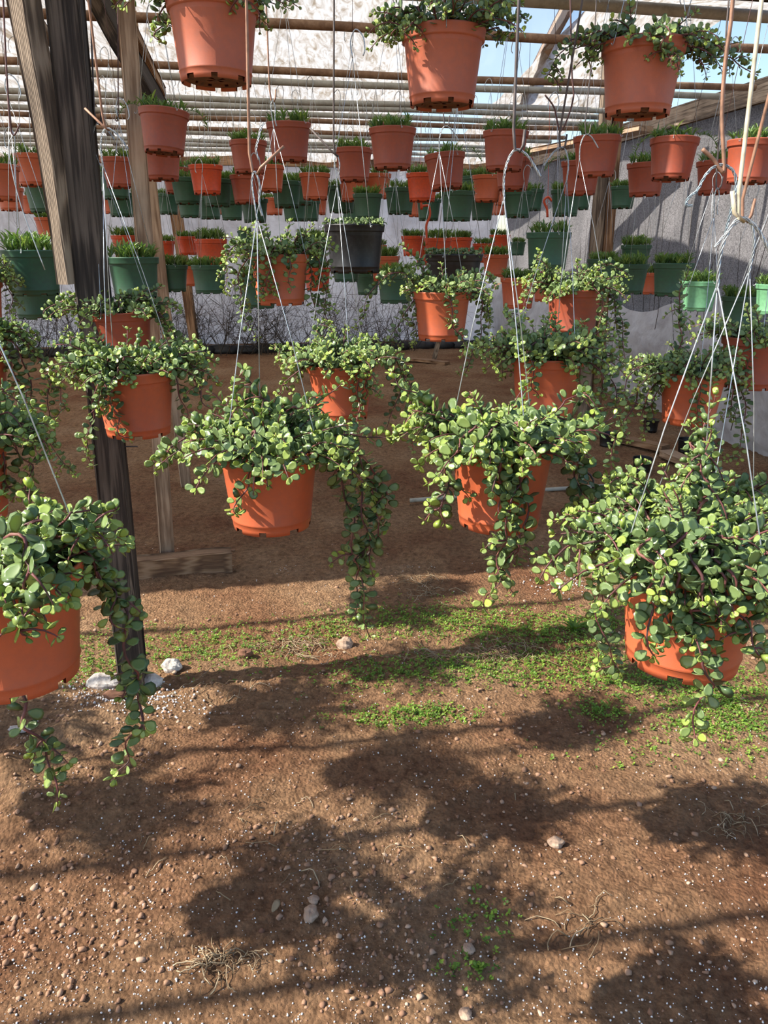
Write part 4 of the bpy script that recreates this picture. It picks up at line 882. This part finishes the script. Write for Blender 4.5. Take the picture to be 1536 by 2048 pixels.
# stones and clods one by one
def rock(name, label, px, py, s, m, sq=(1, 1, .6), cat='stone'):
    g = onground(px, py); mb = MB(); rs = np.random.RandomState(int(px+py)); V = []; n1, n2 = 9, 14
    P = []
    for i in range(n1+1):
        for j in range(n2):
            th = PI*i/n1; ph = 2*PI*j/n2; d = np.array([math.sin(th)*math.cos(ph), math.sin(th)*math.sin(ph), math.cos(th)])
            r = 1 + .22*vnoise(np.array([d[0]*2+px]), np.array([d[1]*2+d[2]*3]), 1.0, 31)[0]*2 + .1*vnoise(np.array([d[0]*5]), np.array([d[1]*5+d[2]*7]), 1.0, 32)[0]
            P.append(d*r*np.array(sq)*s)
    Fc = [(i*n2+j, (i+1)*n2+j, (i+1)*n2+(j+1) % n2, i*n2+(j+1) % n2) for i in range(n1) for j in range(n2)]
    me = mesh(name, P, Fc, m, smooth=False); o = link(name, me, None, (g.x, g.y, g.z+s*sq[2]*.45)); return tag(o, label, cat)
rock('stone', 'rounded brown stone beside a dry stalk in the bottom dirt', 622, 1838, .020, M['stone'], (.9, 1, .8))
rock('stone', 'small tan stone above the rounded brown stone', 628, 1806, .013, M['stone'])
rock('stone', 'reddish chunky stone in the weeds under the left trailing tip', 690, 1292, .034, M['stone'], (1, .8, .85))
rock('stone', 'small tan stone at the lower dirt right of centre', 937, 1908, .014, M['stone'])
rock('stone', 'tan lump in the sunlit dirt at right', 1110, 1697, .022, M['stone'], (1, .7, .7))
rock('stone', 'grey lump near the bottom edge', 930, 2032, .014, M['stone'])
rock('concrete_lump', 'pale concrete chunk right of the dark post foot', 345, 1350, .035, M['concrete'], (1, .8, .8), 'concrete')
rock('concrete_lump', 'white rough concrete around the dark post foot, left side', 215, 1380, .055, M['concrete'], (1.3, .8, .5), 'concrete')
rock('concrete_lump', 'white rough concrete around the dark post foot, right side', 305, 1378, .045, M['concrete'], (1, .8, .6), 'concrete')
rock('concrete_lump', 'flat pale fragment on the dirt at the left edge', 45, 1490, .035, M['concrete'], (1.1, .5, .25), 'concrete')
rock('soil_clod', 'dark red clod in the weeds left of the reddish stone', 490, 1318, .028, M['clod'], (1, .8, .8), 'clod')
rock('soil_clod', 'earth clod at the foot of the dark post', 232, 1412, .03, M['clod'], (1.2, .8, .6), 'clod')
mb = MB(); g = onground(545, 1832)
place_leaf(mb, RL, (g.x, g.y-.01, g.z+.01), (.4, 1, .2), (.3, -.4, 1), .035, .6, .7)
o = mb.build('dry_leaf', M['straw'], tint=True); tag(o, 'curled dry brown leaf on the shaded bottom dirt', 'leaf')
# objects lying farther back
mb = MB(); a_ = at_ground(820, 1001, .02); b_ = at_ground(1250, 969, .02); mb.tube([a_, a_.lerp(b_, .5)+Vector((0, .02, 0)), b_], .013, 10)
o = mb.build('ground_pipe', M['grey_pipe']); tag(o, 'grey pipe lying on the dirt behind the right central succulent', 'pipe')
def plank(label, a, b_, w, h, m, name='wooden_plank', z=.03):
    o = beam(name, at_ground(*a)+Vector((0, 0, z)), at_ground(*b_)+Vector((0, 0, z)), w, h, M[m]); return tag(o, label, 'plank')
plank('brown plank on the dirt under the half sunlit pot', (812, 722), (895, 730), .14, .04, 'brown_wood')
plank('pale thin board by the left back corner of the dirt', (400, 708), (500, 706), .08, .04, 'tan_wood')
plank('brown board on the dirt at right, running towards the white sheet', (1150, 862), (1330, 905), .12, .05, 'brown_wood')
plank('pale board continuing behind the largest right succulent', (1330, 912), (1445, 962), .12, .05, 'tan_wood')
g, t = upright(868, 722, 884, 655); o = beam('wooden_stake', g, t, .10, .06, M['grey_wood']); tag(o, 'short grey stake standing under the half sunlit pot', 'stake')
g, t = upright(1014, 700, 1014, 606); mb = MB(); mb.tube([g, t], .03, 10); o = mb.build('white_stake', M['wall_film']); tag(o, 'white plastic stake at the back right corner', 'stake')
def nursery(label, px, py, D):
    g = onground(px, py); t = tag(link('nursery_pot', PM['black'], None, (g.x, g.y, g.z+D*.76)), label, 'pot', 'empty black pots on the dirt'); t.scale = (D, D, D)
nursery('empty black pot on the dirt left of the ground board', 1215, 890, .15); nursery('empty black pot beside the white sheet behind leaves', 1300, 862, .14); nursery('empty black pot by the pale board, behind the largest succulent', 1372, 905, .15); nursery('empty black pot nearest the grey ground pipe, right side', 1283, 940, .14)
# dry brush along back wall and stalk shadows by the side wall
random.seed(8); mb = MB()
def twig(p, d, L_, r, lv):
    P = [p]; n = 5; q = p.copy(); dd = d.normalized()
    for i in range(n): q = q + dd*L_/n; dd = (dd + rnd(.22) + Vector((0, 0, -.02))).normalized(); P.append(q.copy())
    mb.tube(P, [r*(1-.7*i/n) for i in range(n+1)], 3, False, tint=random.random())
    if lv:
        for k in range(3): i = random.randint(1, n-1); twig(P[i], dd+rnd(.9), L_*.6, r*.6, lv-1)
for i in range(420):
    u = random.uniform(-7.2, 2.6); v = BACK-random.uniform(.35, .9); p = gh(u, v, 0)
    hgt = random.uniform(.4, .9)*(1.7 if random.random() < .25 else 1)
    twig(p, Vector((random.uniform(-1, 1)*.9, 0, 1)), hgt, .006, 2)
o = mb.build('dry_brush', M['brush'], tint=True); tag(o, 'dark dry brush growing along the foot of the white back wall', 'brush', kind='stuff')
mb = MB()  # stalk shadows on the cloth, shaped as thin dark strands before it
for i in range(42):
    y = random.uniform(5.4, 11); p = sw(y, random.uniform(0.1, .9), .10 if random.random() < .5 else .22); 
    P = [p]; d = Vector((random.uniform(-.25, .25), random.uniform(-.4, .4), 1))
    for k in range(8): p = p + d.normalized()*.16; d = d + rnd(.14); d.x *= .3; P.append(p.copy())
    mb.tube(P, [.004*(1-.08*k) for k in range(9)], 3, False, tint=random.uniform(0, .7))
o = mb.build('stalk_shadows', M['brush'], tint=True); tag(o, 'thin dark stalks standing in for stalk shadows on the grey shade cloth', 'stalk shadows', kind='stuff')
mb = MB()
for i in range(36): 
    a = at_ground(-60+i*45, 706, .04); mb.add(IV*np.array([.35, .12, .10+.05*random.random()]) + np.array([a.x, BACK-.35+a.x*math.sin(GA), .03]), IF)
o = mb.build('black_sheet', M['black'], smooth=False); tag(o, 'crumpled black plastic along the foot of the back wall', 'plastic sheet')
